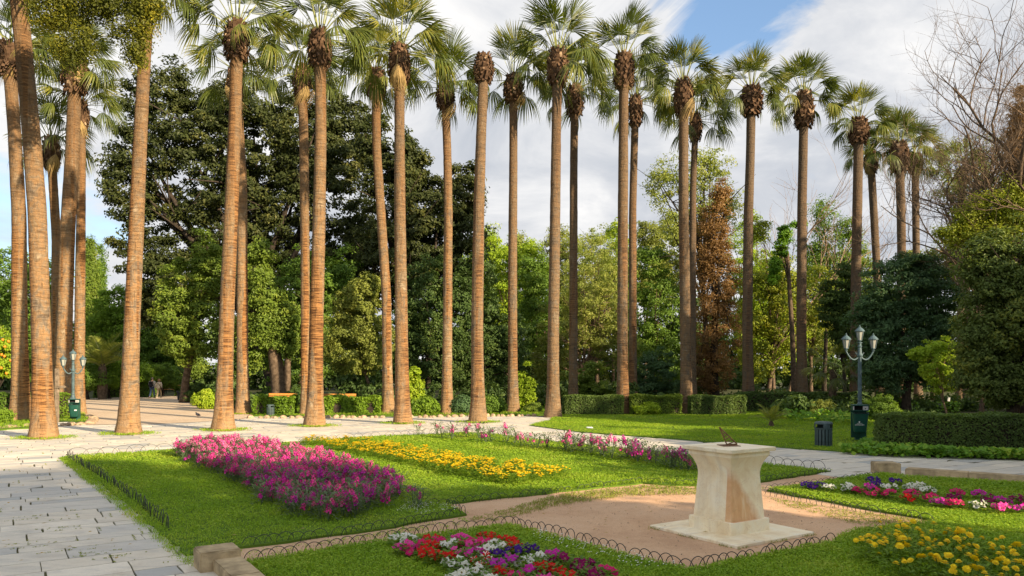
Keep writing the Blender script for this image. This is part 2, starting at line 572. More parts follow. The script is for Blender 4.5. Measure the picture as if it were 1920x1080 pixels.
petal('petal_pink', (0.82, 0.075, 0.39)); petal('petal_rose', (0.86, 0.25, 0.52)); petal('petal_magenta', (0.66, 0.035, 0.42)); petal('petal_violet', (0.54, 0.04, 0.44))
petal('petal_white', (0.80, 0.79, 0.74)); petal('petal_red', (0.68, 0.022, 0.018)); petal('petal_cerise', (0.70, 0.03, 0.18))
petal('petal_purple', (0.075, 0.018, 0.24)); petal('petal_wine', (0.28, 0.008, 0.11)); petal('petal_yellow', (0.95, 0.72, 0.025), 0.2)
M['throat'] = mat_plain('flower_throat', (0.30, 0.22, 0.10), 0.7)
M['wire'] = mat_plain('wire_dark', (0.045, 0.052, 0.045), 0.55, 0.4)
M['green_paint'] = mat_plain('lamp_green_paint', (0.075, 0.12, 0.135), 0.5, 0.1, 0.15, 9, 0.1)
M['lamp_glass'] = mat_plain('lamp_milk_glass', (0.30, 0.31, 0.28), 0.25, 0, 0.05)
M['bin_green'] = mat_plain('bin_green', (0.012, 0.065, 0.050), 0.42, 0, 0.12, 4)
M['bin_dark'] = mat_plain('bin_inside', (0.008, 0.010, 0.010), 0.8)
M['steel'] = mat_plain('plate_steel', (0.42, 0.42, 0.40), 0.4, 0.3)
M['print'] = mat_plain('white_print', (0.72, 0.74, 0.72), 0.6, 0, 0.02)
M['grey_bin'] = mat_plain('grey_green_plastic', (0.055, 0.085, 0.088), 0.5, 0, 0.15)
M['stone'] = mat_plain('tan_limestone', (0.40, 0.31, 0.185), 0.9, 0, 0.22, 4, 0.5, 0.1)
M['rock'] = mat_plain('border_rock', (0.34, 0.25, 0.165), 0.95, 0, 0.3, 3, 0.6, 0.1)
M['bronze'] = mat_plain('old_bronze', (0.20, 0.11, 0.055), 0.5, 0.6, 0.2)
M['wood'] = mat_plain('orange_bench_wood', (0.52, 0.23, 0.05), 0.55, 0, 0.15)
M['greywood'] = mat_plain('grey_wood', (0.20, 0.155, 0.11), 0.85, 0, 0.25, 6, 0.4)
M['iron'] = mat_plain('cast_iron', (0.02, 0.022, 0.024), 0.6, 0.3)

# ------------------------------------------------------------------ ground sheets
def sheet(name, pts, z, mat, kind='structure', jitter=0.0, step=0.0, skirt=None):
    pts = [Vector((p[0], p[1], 0)) for p in pts]
    if step:
        out = []
        for i, p in enumerate(pts):
            q = pts[(i + 1) % len(pts)]
            n = max(1, int((q - p).length / step))
            d = (q - p).normalized()
            nn = Vector((-d.y, d.x, 0))
            for k in range(n):
                out.append(p + (q - p) * (k / n) + nn * rnd.uniform(-jitter, jitter))
        pts = out
    bm = bmesh.new()
    vs = [bm.verts.new((p.x, p.y, z)) for p in pts]
    f = bm.faces.new(vs)
    if f.calc_area() and f.normal.z < 0: f.normal_flip()
    bm.normal_update()
    if f.normal.z < 0: f.normal_flip()
    if skirt is not None:
        lo = [bm.verts.new((p.x, p.y, skirt)) for p in pts]
        n = len(pts)
        for i in range(n):
            j = (i + 1) % n
            bm.faces.new((vs[i], lo[i], lo[j], vs[j]))
    bmesh.ops.triangulate(bm, faces=[f])
    me = bpy.data.meshes.new(name)
    bm.to_mesh(me); bm.free()
    me.materials.append(mat)
    o = link(name, me)
    o['kind'] = kind
    return o


def inpoly(x, y, poly):
    """vectorised point in polygon"""
    x = np.asarray(x); y = np.asarray(y)
    c = np.zeros(x.shape, dtype=bool)
    n = len(poly)
    for i in range(n):
        x1, y1 = poly[i][0], poly[i][1]
        x2, y2 = poly[(i + 1) % n][0], poly[(i + 1) % n][1]
        if y1 == y2: continue
        t = ((y1 > y) != (y2 > y)) & (x < (x2 - x1) * (y - y1) / (y2 - y1) + x1)
        c ^= t
    return c


def PP(*uv): return [P(u, v) for u, v in uv]


g = sheet('ground', [(-900, -300), (900, -300), (900, 1500), (-900, 1500)], 0.0, M['ground'])

WALK = PP((-900, 1160), (430, 1160), (352, 1052), (125, 860), (330, 846), (600, 827), (870, 811), (1560, 886), (1652, 894), (1925, 912), (2400, 935),
          (2400, 884), (1925, 868), (1600, 853), (1300, 829), (1090, 813), (990, 799), (1060, 785), (1005, 782), (700, 783), (470, 784), (380, 772), (330, 765), (150, 765),
          (165, 796), (60, 806), (-100, 812), (-900, 832))
walk = sheet('paved_walk', WALK, 0.004, M['joint'])
sandy = sheet('sandy_path', PP((160, 798), (150, 783), (140, 765), (150, 757), (60, 752), (-300, 752), (-300, 747), (160, 748), (345, 742), (392, 757), (430, 771), (480, 781), (455, 786), (380, 792), (290, 796)), 0.034, M['sand'], jitter=0.12, step=0.6)
DIRT = PP((352, 1056), (455, 1100), (455, 1200), (1500, 1300), (2000, 1200), (2000, 960), (1652, 893), (1590, 884), (1500, 886), (1300, 900), (860, 905), (640, 985))
dirt = sheet('dirt_court', DIRT, 0.012, M['dirt'])

LAWN_A = PP((128, 860), (330, 847), (600, 829), (872, 813), (1150, 842), (1430, 873), (1556, 886), (1425, 906), (1320, 914), (1262, 913), (1208, 909), (1050, 925), (840, 948), (872, 968), (700, 998), (455, 1032), (366, 1042), (352, 1046))
LAWN_B = PP((452, 1062), (700, 1022), (958, 990), (1120, 1034), (1288, 1076), (1430, 1112), (1430, 1330), (700, 1330), (455, 1100))
LAWN_C = PP((1440, 923), (1560, 906), (1652, 894), (1700, 899), (1925, 912), (2400, 950), (2400, 1080), (1925, 1010), (1760, 982), (1640, 960))
LAWN_D = PP((1288, 1078), (1400, 1052), (1565, 1022), (1600, 1000), (1720, 990), (1760, 985), (1925, 1012), (2400, 1082), (2400, 1400), (1430, 1330), (1430, 1112))
LAWN_E = PP((992, 799), (1090, 812), (1300, 828), (1450, 840), (1600, 851), (1640, 852), (1640, 790), (1580, 765), (1450, 762), (1300, 766), (1050, 774), (1030, 790))
LAWN_F = PP((-300, 820), (60, 805), (95, 800), (95, 790), (170, 794), (166, 785), (150, 772), (100, 765), (-300, 765))
LAWN_G = PP((472, 782), (700, 781), (1008, 780), (1050, 776), (1050, 762), (470, 762))
for nm, pl, tr in (('lawn', LAWN_A, .045), ('lawn', LAWN_B, .045), ('lawn', LAWN_C, .045), ('lawn', LAWN_D, .042), ('lawn', LAWN_E, .045), ('grass_verge', LAWN_F, .06), ('grass_verge', LAWN_G, .05)):
    sheet(nm, pl, tr, M['lawnsoil'], jitter=0.05, step=0.3, skirt=0.0)


# ------------------------------------------------------------------ flagstones
def build_flags():
    rr = random.Random(5)
    wx = [p.x for p in WALK]; wy = [p.y for p in WALK]
    stones = []
    b = -30.0
    while b < 60:
        hb = rr.choice([0.34, 0.42, 0.5, 0.55, 0.66])
        a = -60 + rr.random()
        while a < 45:
            la = rr.choice([0.55, 0.75, 0.95, 1.15, 1.35])* rr.uniform(.85, 1.15)
            cx = E1.x * (a + la / 2) + E2.x * (b + hb / 2)
            cy = E1.y * (a + la / 2) + E2.y * (b + hb / 2)
            if 7.0 < cy < 47 and -14 < (cx / cy * FPX + 960) / 100 < 25:
                stones.append((a, b, la, hb, cx, cy))
            a += la
        b += hb
    A = np.array([(s[4], s[5]) for s in stones])
    ok = inpoly(A[:, 0], A[:, 1], WALK)
    # also keep stones with at least one corner well inside, so the walk's rims are full
    for k in range(4):
        da = (k % 2); db = k // 2
        X = np.array([E1.x * (s[0] + s[2] * da) + E2.x * (s[1] + s[3] * db) for s in stones])
        Y = np.array([E1.y * (s[0] + s[2] * da) + E2.y * (s[1] + s[3] * db) for s in stones])
        ok |= inpoly(X, Y, WALK)
    u = A[:, 0] / A[:, 1] * FPX + 960
    ok &= (u > -500) & (u < 2300)
    lawnall = [LAWN_A, LAWN_B, LAWN_C, LAWN_E, LAWN_F, LAWN_G, DIRT]
    hid = np.zeros(len(A), bool)
    for pl in lawnall:
        allin = np.ones(len(A), bool)
        for k in range(4):
            X = np.array([E1.x * (s[0] + s[2] * (k % 2)) + E2.x * (s[1] + s[3] * (k // 2)) for s in stones])
            Y = np.array([E1.y * (s[0] + s[2] * (k % 2)) + E2.y * (s[1] + s[3] * (k // 2)) for s in stones])
            allin &= inpoly(X, Y, pl)
        hid |= allin
    # drop the stones that lie wholly beyond the lawn edge
    st = [s for s, k, h, uu in zip(stones, ok, hid, u) if k and not h]
    def inview(s):
        uu = s[4] / s[5] * FPX + 960
        vv = HZ + CAMH * FPX / s[5]
        return -30 < uu < 1950 and vv < 1100
    st.sort(key=lambda s: (not inview(s), s[5]))
    rest = MB()
    for i, (a, b, la, hb, cx, cy) in enumerate(st):
        g = rr.uniform(.007, .012)
        j = lambda: rr.uniform(-.007, .007)
        if rr.random() < .06:
            la2 = la - rr.uniform(.01, .03)
        else:
            la2 = la
        gb = rr.uniform(.008, .014)
        q = [(a + g + j(), b + gb + j()), (a + la2 - g + j(), b + gb + j()), (a + la2 - g + j(), b + hb - gb + j()), (a + g + j(), b + hb - gb + j())]
        if rr.random() < .16:      # a broken corner
            k = rr.randrange(4)
            p0, p1, p2 = q[k - 1], q[k], q[(k + 1) % 4]
            f1, f2 = rr.uniform(.1, .4), rr.uniform(.2, .5)
            q[k:k + 1] = [(p1[0] + (p0[0] - p1[0]) * f1, p1[1] + (p0[1] - p1[1]) * f1), (p1[0] + (p2[0] - p1[0]) * f2, p1[1] + (p2[1] - p1[1]) * f2)]
        # extra rim points so that no edge is ruler straight
        q2 = []
        for k in range(len(q)):
            p0, p1 = q[k], q[(k + 1) % len(q)]
            q2.append(p0)
            q2.append(((p0[0] + p1[0]) / 2 + rr.uniform(-.008, .008), (p0[1] + p1[1]) / 2 + rr.uniform(-.008, .008)))
        q = q2
        zt = 0.020 + rr.uniform(-.0012, .0012)
        tx, ty = rr.uniform(-.0012, .0012), rr.uniform(-.0012, .0012)
        ca, cb = a + la / 2, b + hb / 2
        n = len(q)
        top, mid, bot = [], [], []
        for (pa, pb) in q:
            def w(pa, pb, z): return (E1.x * pa + E2.x * pb - cx, E1.y * pa + E2.y * pb - cy, z)
            ii = 1 - 0.002 / max(.2, math.hypot(pa - ca, pb - cb))
            ta, tb = ca + (pa - ca) * ii, cb + (pb - cb) * ii
            tilt = tx * (pa - ca) / la + ty * (pb - cb) / hb
            top.append(w(ta, tb, zt + tilt)); mid.append(w(pa, pb, zt - .002 + tilt)); bot.append(w(pa, pb, 0.0))
        vs = top + mid + bot
        fs = [tuple(range(n))]
        for k in range(n):
            k2 = (k + 1) % n
            fs.append((k2, k, n + k, n + k2)); fs.append((n + k2, n + k, 2 * n + k, 2 * n + k2))
        r = min(1, max(0, rr.gauss(.50, .30)))
        if i < 298:
            m_ = MB(); m_.add(vs, fs, 0, r)
            o = m_.build('flagstone', M['flag'], walk, (cx, cy, 0))
        else:
            rest.add([(v[0] + cx, v[1] + cy, v[2]) for v in vs], fs, 0, r)
    o = rest.build('far_flagstones', M['flag'], walk)
    o['kind'] = 'stuff'


build_flags()


# ------------------------------------------------------------------ grass
def rand_in(poly, n):
    xs = [p[0] for p in poly]; ys = [p[1] for p in poly]
    x = nrng.uniform(min(xs), max(xs), n); y = nrng.uniform(min(ys), max(ys), n)
    k = inpoly(x, y, poly)
    return np.stack([x[k], y[k]], 1)


def area_box(poly):
    xs = [p[0] for p in poly]; ys = [p[1] for p in poly]
    return (max(xs) - min(xs)) * (max(ys) - min(ys))


def in_view(p, m=60):
    u = p[:, 0] / np.maximum(p[:, 1], .1) * FPX + 960
    v = HZ + CAMH * FPX / np.maximum(p[:, 1], .1)
    return (p[:, 1] > 6) & (u > -m) & (u < 1920 + m) & (v < 1080 + 160)


def blades(name, pts, h, w, mat, zb, per=6, spread=.045, label=None, clover=0.4, hvar=None):
    """tufts of grass blades and clover leaves as one mesh; pts (n,2)"""
    n = len(pts) * per
    if n == 0: return None
    base = np.repeat(pts, per, 0) + nrng.normal(0, spread, (n, 2))
    hh = (h if np.isscalar(h) else np.repeat(h, per)) * nrng.uniform(.5, 1.25, n)
    if hvar is not None: hh = hh * np.repeat(hvar, per)
    ww = (w if np.isscalar(w) else np.repeat(w, per)) * nrng.uniform(.7, 1.3, n)
    az = nrng.uniform(0, 2 * np.pi, n)
    lean = nrng.uniform(.1, 1.0, n)
    dx, dy = np.cos(az), np.sin(az)
    cl = nrng.random(n) < clover
    V = np.zeros((n, 4, 3), np.float32)
    z0 = np.full(n, zb)
    # grass: narrow blade bending over; clover: a small near level leaf near the top
    g0 = np.stack([base[:, 0], base[:, 1], z0], 1)
    tip = g0 + np.stack([dx * lean * hh, dy * lean * hh, hh * (1.05 - .45 * lean)], 1)
    mid = g0 + (tip - g0) * .5 + np.stack([0 * hh, 0 * hh, hh * .15], 1)
    side = np.stack([-dy * ww / 2, dx * ww / 2, 0 * ww], 1)
    V[:, 0] = g0; V[:, 1] = mid + side; V[:, 2] = tip; V[:, 3] = mid - side
    c = g0 + np.stack([0 * hh, 0 * hh, hh * .75], 1)
    s2 = (ww * 1.25)[:, None]
    t1 = np.stack([dx, dy, nrng.uniform(-.5, .5, n)], 1) * s2
    t2 = np.stack([-dy, dx, nrng.uniform(-.5, .5, n)], 1) * s2
    VC = np.stack([c - t1, c + t2, c + t1, c - t2], 1)
    V[cl] = VC[cl]
    F = np.arange(n * 4).reshape(n, 4)
    me = mesh_np(name, V.reshape(-1, 3), [F], mat, rv=nrng.random(n))
    o = link(name, me)
    o['kind'] = 'stuff'
    if label: o['label'] = label; o['category'] = 'grass'
    return o


def patchy(p, sc, seed):
    """smooth pseudo noise 0..1 for places"""
    r = np.random.default_rng(seed)
    a = np.zeros(len(p))
    for k in range(7):
        d = r.normal(0, sc, 2); ph = r.uniform(0, 6.28)
        a += np.sin(p[:, 0] * d[0] + p[:, 1] * d[1] + ph)
    return 1 / (1 + np.exp(-a * .9))


def grass_field(name, poly, dens, h, mat, zb, per=6, label=None, k0=11.0, thin=0.0, seed=1, clover=.4):
    n = int(area_box(poly) * dens)
    p = rand_in(poly, n)
    p = p[in_view(p)]
    if len(p) == 0: return
    keep = nrng.random(len(p)) < np.clip((k0 / p[:, 1]) ** 1.1, 0.0, 1)
    p = p[keep]
    if thin:
        p = p[nrng.random(len(p)) > thin * (1 - patchy(p, 1.2, seed))]
    sc = np.clip(p[:, 1] / k0, .8, 2.2)
    hv = .6 + .8 * patchy(p, .9, seed + 3)
    blades(name, p, h * np.sqrt(sc), .010 * sc, mat, zb, per, .035 , label, clover, hv)


grass_field('grass', LAWN_A, 420, .050, M['grass'], .045, 6, 'short clover-filled grass on the big flower lawn', 13, seed=2, thin=.3)
grass_field('grass', LAWN_B, 900, .045, M['grass'], .045, 7, 'bright clover grass around the front petunia bed', 10, seed=4, thin=.25)
grass_field('grass', LAWN_C, 700, .050, M['grass'], .045, 7, 'clover grass beside the petunias by the low tan wall', 11, seed=6)
grass_field('grass', LAWN_D, 800, .055, M['grass'], .042, 7, 'grass around the near marigold bed', 10, seed=8)
grass_field('grass', LAWN_E, 200, .040, M['grass'], .045, 5, 'mown lawn in front of the clipped hedges', 20, seed=10, clover=.1)
grass_field('grass', LAWN_F, 60, .12, M['grass'], .06, 6, 'grass verge round the palms by the path lamp', 30, seed=12)
grass_field('grass', LAWN_G, 60, .10, M['grass'], .05, 6, 'rough grass strip behind the row of border rocks', 30, seed=14)
# thin worn grass creeping onto the dirt court
WORN = [PP((880, 975), (1050, 930), (1215, 912), (1310, 916), (1310, 930), (1180, 932), (1050, 950), (900, 985)),
        PP((1440, 935), (1640, 965), (1760, 985), (1700, 1000), (1600, 985), (1480, 952)),
        PP((450, 1040), (700, 1003), (870, 974), (880, 984), (700, 1013), (450, 1050)),
        PP((350, 1046), (452, 1034), (452, 1046), (362, 1060)),
        PP((1500, 1022), (1590, 1008), (1610, 1020), (1560, 1035))]
for i, (pl, d) in enumerate(zip(WORN, (420, 420, 160, 300, 200))):
    grass_field('worn_grass', pl, d, .04, M['grassdry'] if i < 2 else M['grass'], .012, 5, ('thin worn grass on the dirt behind the pedestal', 'thin worn grass beside the pedestal path', 'sparse weeds along the dirt path edge', 'weeds at the foot of the tan stone block', 'weeds at the corner of the near marigold bed')[i], 11, thin=.7, seed=20 + i)
# weeds in the joints along the lawn's rim and between flags
EDGE = PP((112, 862), (128, 858), (352, 1046), (372, 1066), (350, 1064), (322, 1040))
grass_field('edge_grass', EDGE, 500, .06, M['grass'], .02, 6, 'ragged grass creeping over the flagstones beside the wire edging', 13, thin=.35, seed=31)


def joint_weeds():
    rr = random.Random(9)
    pts = []
    for _ in range(90):
        u, v = rr.uniform(0, 420), rr.uniform(815, 1078)
        p = P(u, v)
        if not inpoly(np.array([p.x]), np.array([p.y]), WALK)[0]: continue
        d = E1 if rr.random() < .5 else E2
        for k in range(rr.randint(3, 14)):
            q = p + d * rr.uniform(0, .45)
            pts.append((q.x, q.y))
    for _ in range(60):
        u, v = rr.uniform(300, 1000), rr.uniform(788, 830)
        p = P(u, v)
        if not inpoly(np.array([p.x]), np.array([p.y]), WALK)[0]: continue
        for k in range(6):
            q = p + E1 * rr.uniform(0, .6)
            pts.append((q.x, q.y))
    blades('joint_weeds', np.array(pts), .024, .009, M['grassdry'], .010, 4, .009, 'tiny weeds in the joints of the flagstones', .3)


joint_weeds()


# ------------------------------------------------------------------ fan palms
def palm_leaf_mesh(name, lp, R, droop, split, nseg=25, seed=0, mats=None, ang=128, fold=.3):
    rr = random.Random(seed)
    V, F, Mi, Rv = [], [], [], []
    # petiole: three sided, tapering
    n = 5
    def axis(x):
        return Vector((x, 0, -droop * .35 * (x / lp) ** 2 * lp))
    for i in range(n):
        x = lp * i / (n - 1)
        c = axis(x); w = .028 * (1 - .55 * i / (n - 1)) + .004
        b = len(V)
        V += [(c.x, -w, c.z), (c.x, w, c.z), (c.x, 0, c.z - w * 1.1)]
        if i:
            for k in range(3):
                k2 = (k + 1) % 3
                F.append((b - 3 + k, b - 3 + k2, b + k2, b + k)); Mi.append(1); Rv.append(.5)
    H = axis(lp)
    tdir = (axis(lp) - axis(lp * .9)).normalized()
    slope = tdir.z / tdir.x
    for s in range(nseg):
        th0 = -ang + 2 * ang * (s + .5) / nseg
        th = math.radians(th0 + rr.uniform(-2, 2))
        L = R * (0.62 + .38 * math.cos(th * .62)) * rr.uniform(.88, 1.08)
        dth = math.radians(2 * ang / nseg)
        dl = rr.uniform(.6, 1.3)
        lv = []
        rlev = (.05, .34, .58, .82, 1.0)
        wlev = (.9, 1.0, .98, .50, 0)
        tilt = rr.uniform(-.04, .04)
        sway = rr.uniform(-.12, .12)
        for r_, w_ in zip(rlev, wlev):
            r = L * r_
            hang = split * dl * max(0, (r_ - .42) / .58) ** 1.7 * L
            r2 = r - hang * .38
            z = -droop * .42 * (r_ ** 2) * L - hang - abs(math.sin(th)) * r * fold + tilt * r
            thh = th + sway * max(0, r_ - .5)
            x = math.cos(thh) * r2; y = math.sin(thh) * r2
            z += slope * x
            hw = min(R * .34, r) * dth * .5 * w_ if r_ <= .34 else R * .38 * dth * .5 * w_ * 1.15
            nx, ny = -math.sin(th), math.cos(th)
            lv.append((x, y, z, nx * hw, ny * hw, hw))
        b = len(V)
        for (x, y, z, wx, wy, hw) in lv[:-1]:
            V += [(H.x + x - wx, y - wy, H.z + z - hw * .35), (H.x + x, y, H.z + z + hw * .45), (H.x + x + wx, y + wy, H.z + z - hw * .35)]
        x, y, z = lv[-1][:3]
        V.append((H.x + x, y, H.z + z))
        q = rr.random()
        for i in range(3):
            o_ = b + i * 3
            for (a_, c_) in ((0, 1), (1, 2)):
                F.append((o_ + a_, o_ + c_, o_ + 3 + c_, o_ + 3 + a_)); Mi.append(0); Rv.append(q)
        o_ = b + 9
        F.append((o_, o_ + 1, b + 12)); Mi.append(0); Rv.append(q)
        F.append((o_ + 1, o_ + 2, b + 12)); Mi.append(0); Rv.append(q)
    me = bpy.data.meshes.new(name)
    me.from_pydata(V, [], F)
    for m in mats: me.materials.append(m)
    me.polygons.foreach_set('material_index', Mi)
    at = me.attributes.new('rnd', 'FLOAT', 'FACE'); at.data.foreach_set('value', Rv)
    me.update()
    return me


LM = [M['palmleaf'], M['petiole']]
LEAF_UP = [palm_leaf_mesh('palm_leaf', 1.35, 1.25, .06, .12, seed=i, mats=LM, ang=64, fold=.26) for i in range(3)]
LEAF_MID = [palm_leaf_mesh('palm_leaf', 1.45, 1.15, .28, .34, seed=10 + i, mats=LM, ang=100, fold=.42) for i in range(4)]
LEAF_OLD = [palm_leaf_mesh('palm_leaf', 1.5, 1.10, .50, .6, seed=20 + i, mats=LM, ang=98, fold=.52) for i in range(4)]
LEAF_DEAD = [palm_leaf_mesh('dead_palm_leaf', 1.0, .95, .9, 1.1, seed=30 + i, mats=[M['straw'], M['straw']], ang=75, fold=.75) for i in range(2)]


def boots_mesh(seed, r, h):
    """the head of cut leaf bases below the crown"""
    rr = random.Random(seed)
    mb = MB()
    prof = [(r * .45, -h * .55), (r * .62, -h * .42), (r * .80, -h * .2), (r * .86, 0), (r * .80, h * .25), (r * .6, h * .45), (r * .25, h * .6)]
    mb.lathe(prof, 14)
    for i in range(len(mb.r)): mb.r[i] = .05
    n = 150
    for i in range(n):
        t = (i + .5) / n
        z = -h * .54 + t * h * 1.10
        a = i * 2.39996 + rr.uniform(-.2, .2)
        rad = r * (.46 + .46 * math.sin(math.pi * min(1, max(0, (t * .80 + .14)))))
        rad *= rr.uniform(.94, 1.05)
        w = r * rr.uniform(.20, .32); l = h * rr.uniform(.07, .12)
        out = rr.uniform(.10, .24) * r
        ca, sa = math.cos(a), math.sin(a)
        def pt(dr, dt, dz): return ((rad + dr) * ca - dt * sa, (rad + dr) * sa + dt * ca, z + dz)
        sg = -1 if rr.random() < .75 - .5 * t else 1
        q = rr.random() * (1.0 if rr.random() < .25 else .5)
        vs = [pt(-.14 * r, -w * .55, -sg * l), pt(-.14 * r, w * .55, -sg * l), pt(out * .55, w * .5, 0), pt(out * .55, -w * .5, 0), pt(out, w * .36, sg * l * .7), pt(out, -w * .36, sg * l * .7), pt(out * .55, w * .3, sg * l * .75), pt(out * .55, -w * .3, sg * l * .75)]
        mb.add(vs, [(0, 1, 2, 3), (3, 2, 4, 5)], 0, q)
        mb.add(vs, [(5, 4, 6, 7), (2, 1, 6), (0, 3, 7), (1, 0, 7, 6)], 0, min(1, q + .3))
    return mb.mesh('leaf_bases', M['boot'])


def palm(label, base, way, top, wb, wt, bw, bh, nl=38, dead=0, seed=0, group='tall fan palms along the walk', cs=1.0, up=1.22):
    rr = random.Random(seed * 31 + 5)
    p0 = P(*base)
    Y = p0.y
    pts = [(base[0], base[1])] + way + [(top[0], top[1] + bh * .5)]
    pts = sorted(pts, key=lambda q: -q[1])
    zs = np.array([CAMH - (q[1] - HZ) / FPX * Y for q in pts]); zs[0] = 0
    xs = np.array([(q[0] - 960) / FPX * Y for q in pts]) - p0.x
    H = zs[-1]
    root = empty('fan_palm', p0, label, 'palm tree', group)
    N = 66
    z = np.linspace(0, 1, N) ** 1.15 * H
    x = np.interp(z, zs, xs)
    for _ in range(3):
        x[1:-1] = (x[:-2] + 2 * x[1:-1] + x[2:]) / 4
    yl = np.cumsum(np.full(N, rr.uniform(-.006, .006)))
    k = Y / FPX
    rb, rt = wb * k / 2, wt * k / 2 * .90
    t = z / H
    # flared foot, quick taper, then slender
    rad = rt + (rb * .62 - rt) * np.clip(1 - t * 1.25, 0, 1) ** .8 + rb * .38 * np.exp(-z / .9)
    ns = 22
    V = np.zeros((N, ns, 3))
    ph = [rr.uniform(0, 6.28) for _ in range(6)]
    for i in range(N):
        for j in range(ns):
            a = 2 * math.pi * j / ns
            rj = rad[i] * (1 + .018 * math.sin(3 * a + ph[0] + z[i] * .4) + .014 * math.sin(5 * a + ph[1] - z[i] * .9) + rr.uniform(-.014, .014))
            if z[i] < .5: rj *= 1 + .05 * math.sin(7 * a + ph[2]) * (1 - z[i] / .5)
            V[i, j] = (x[i] + rj * math.cos(a), yl[i] + rj * math.sin(a), z[i] - (.05 if i == 0 else 0))
        V[i] += 0
        jj = rr.uniform(-.014, .014) * rad[i]
        V[i, :, 0] += (V[i, :, 0] - x[i]) * jj / rad[i] * 1.2
    idx = np.arange(N * ns).reshape(N, ns)
    F = np.stack([idx[:-1], np.roll(idx, -1, 1)[:-1], np.roll(idx, -1, 1)[1:], idx[1:]], -1).reshape(-1, 4)
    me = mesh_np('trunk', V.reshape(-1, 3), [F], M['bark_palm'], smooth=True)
    tk = link('trunk', me, root)
    gy = min(1, max(0, (base[0] - 700) / 700 + rr.uniform(-.15, .2)))  # greyer along the row: shade put into the bark colour, over some real grey
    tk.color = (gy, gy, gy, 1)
    xt, yt = x[-1], yl[-1]
    b = link('leaf_bases', boots_mesh(seed, bw * k / 2 * .98, bh * k * 1.0), root, (xt, yt, H))
    b['kind'] = 'stuff'
    ct = H + bh * k * .42
    nl = int(nl * rr.uniform(.64, .84)); cs *= rr.uniform(.82, .98)
    dead = dead if dead or not nl else rr.choice([0, 0, 1])
    for i in range(nl):
        f = (i + .5) / nl
        el = 83 - 90 * f ** 1.05 + rr.uniform(-12, 12)
        if f < .34: me = rr.choice(LEAF_UP)
        elif f < .74: me = rr.choice(LEAF_MID)
        else: me = rr.choice(LEAF_OLD)
        az = math.radians(i * 137.508 + rr.uniform(-14, 14)) + seed
        if f > .45 and math.cos(az + math.pi / 2) > .72: az += 1.1
        el = math.radians(el)
        s = cs * rr.uniform(.88, 1.12) * (rr.uniform(1, up) if f < .3 else 1)
        o = link('palm_leaf', me, root)
        zz = ct + .12 - f * bh * k * .22
        R_ = Matrix.Rotation(az, 4, 'Z') @ Matrix.Rotation(-el, 4, 'Y') @ Matrix.Rotation(rr.uniform(-.35, .35), 4, 'X')
        o.matrix_local = Matrix.Translation((xt + math.cos(az) * .1, yt + math.sin(az) * .1, zz)) @ R_ @ Matrix.Scale(s, 4)
    for i in range(dead):
        az = rr.uniform(-2.8, -.3) if i == 0 else rr.uniform(0, 6.28)
        o = link('dead_palm_leaf', LEAF_DEAD[i % 2], root)
        o['label'] = 'straw coloured dead leaf'
        R_ = Matrix.Rotation(az, 4, 'Z') @ Matrix.Rotation(math.radians(rr.uniform(35, 58)), 4, 'Y')
        o.matrix_local = Matrix.Translation((xt + math.cos(az) * .25, yt + math.sin(az) * .25, ct - .2)) @ R_ @ Matrix.Scale(rr.uniform(.6, .8), 4)
    return root


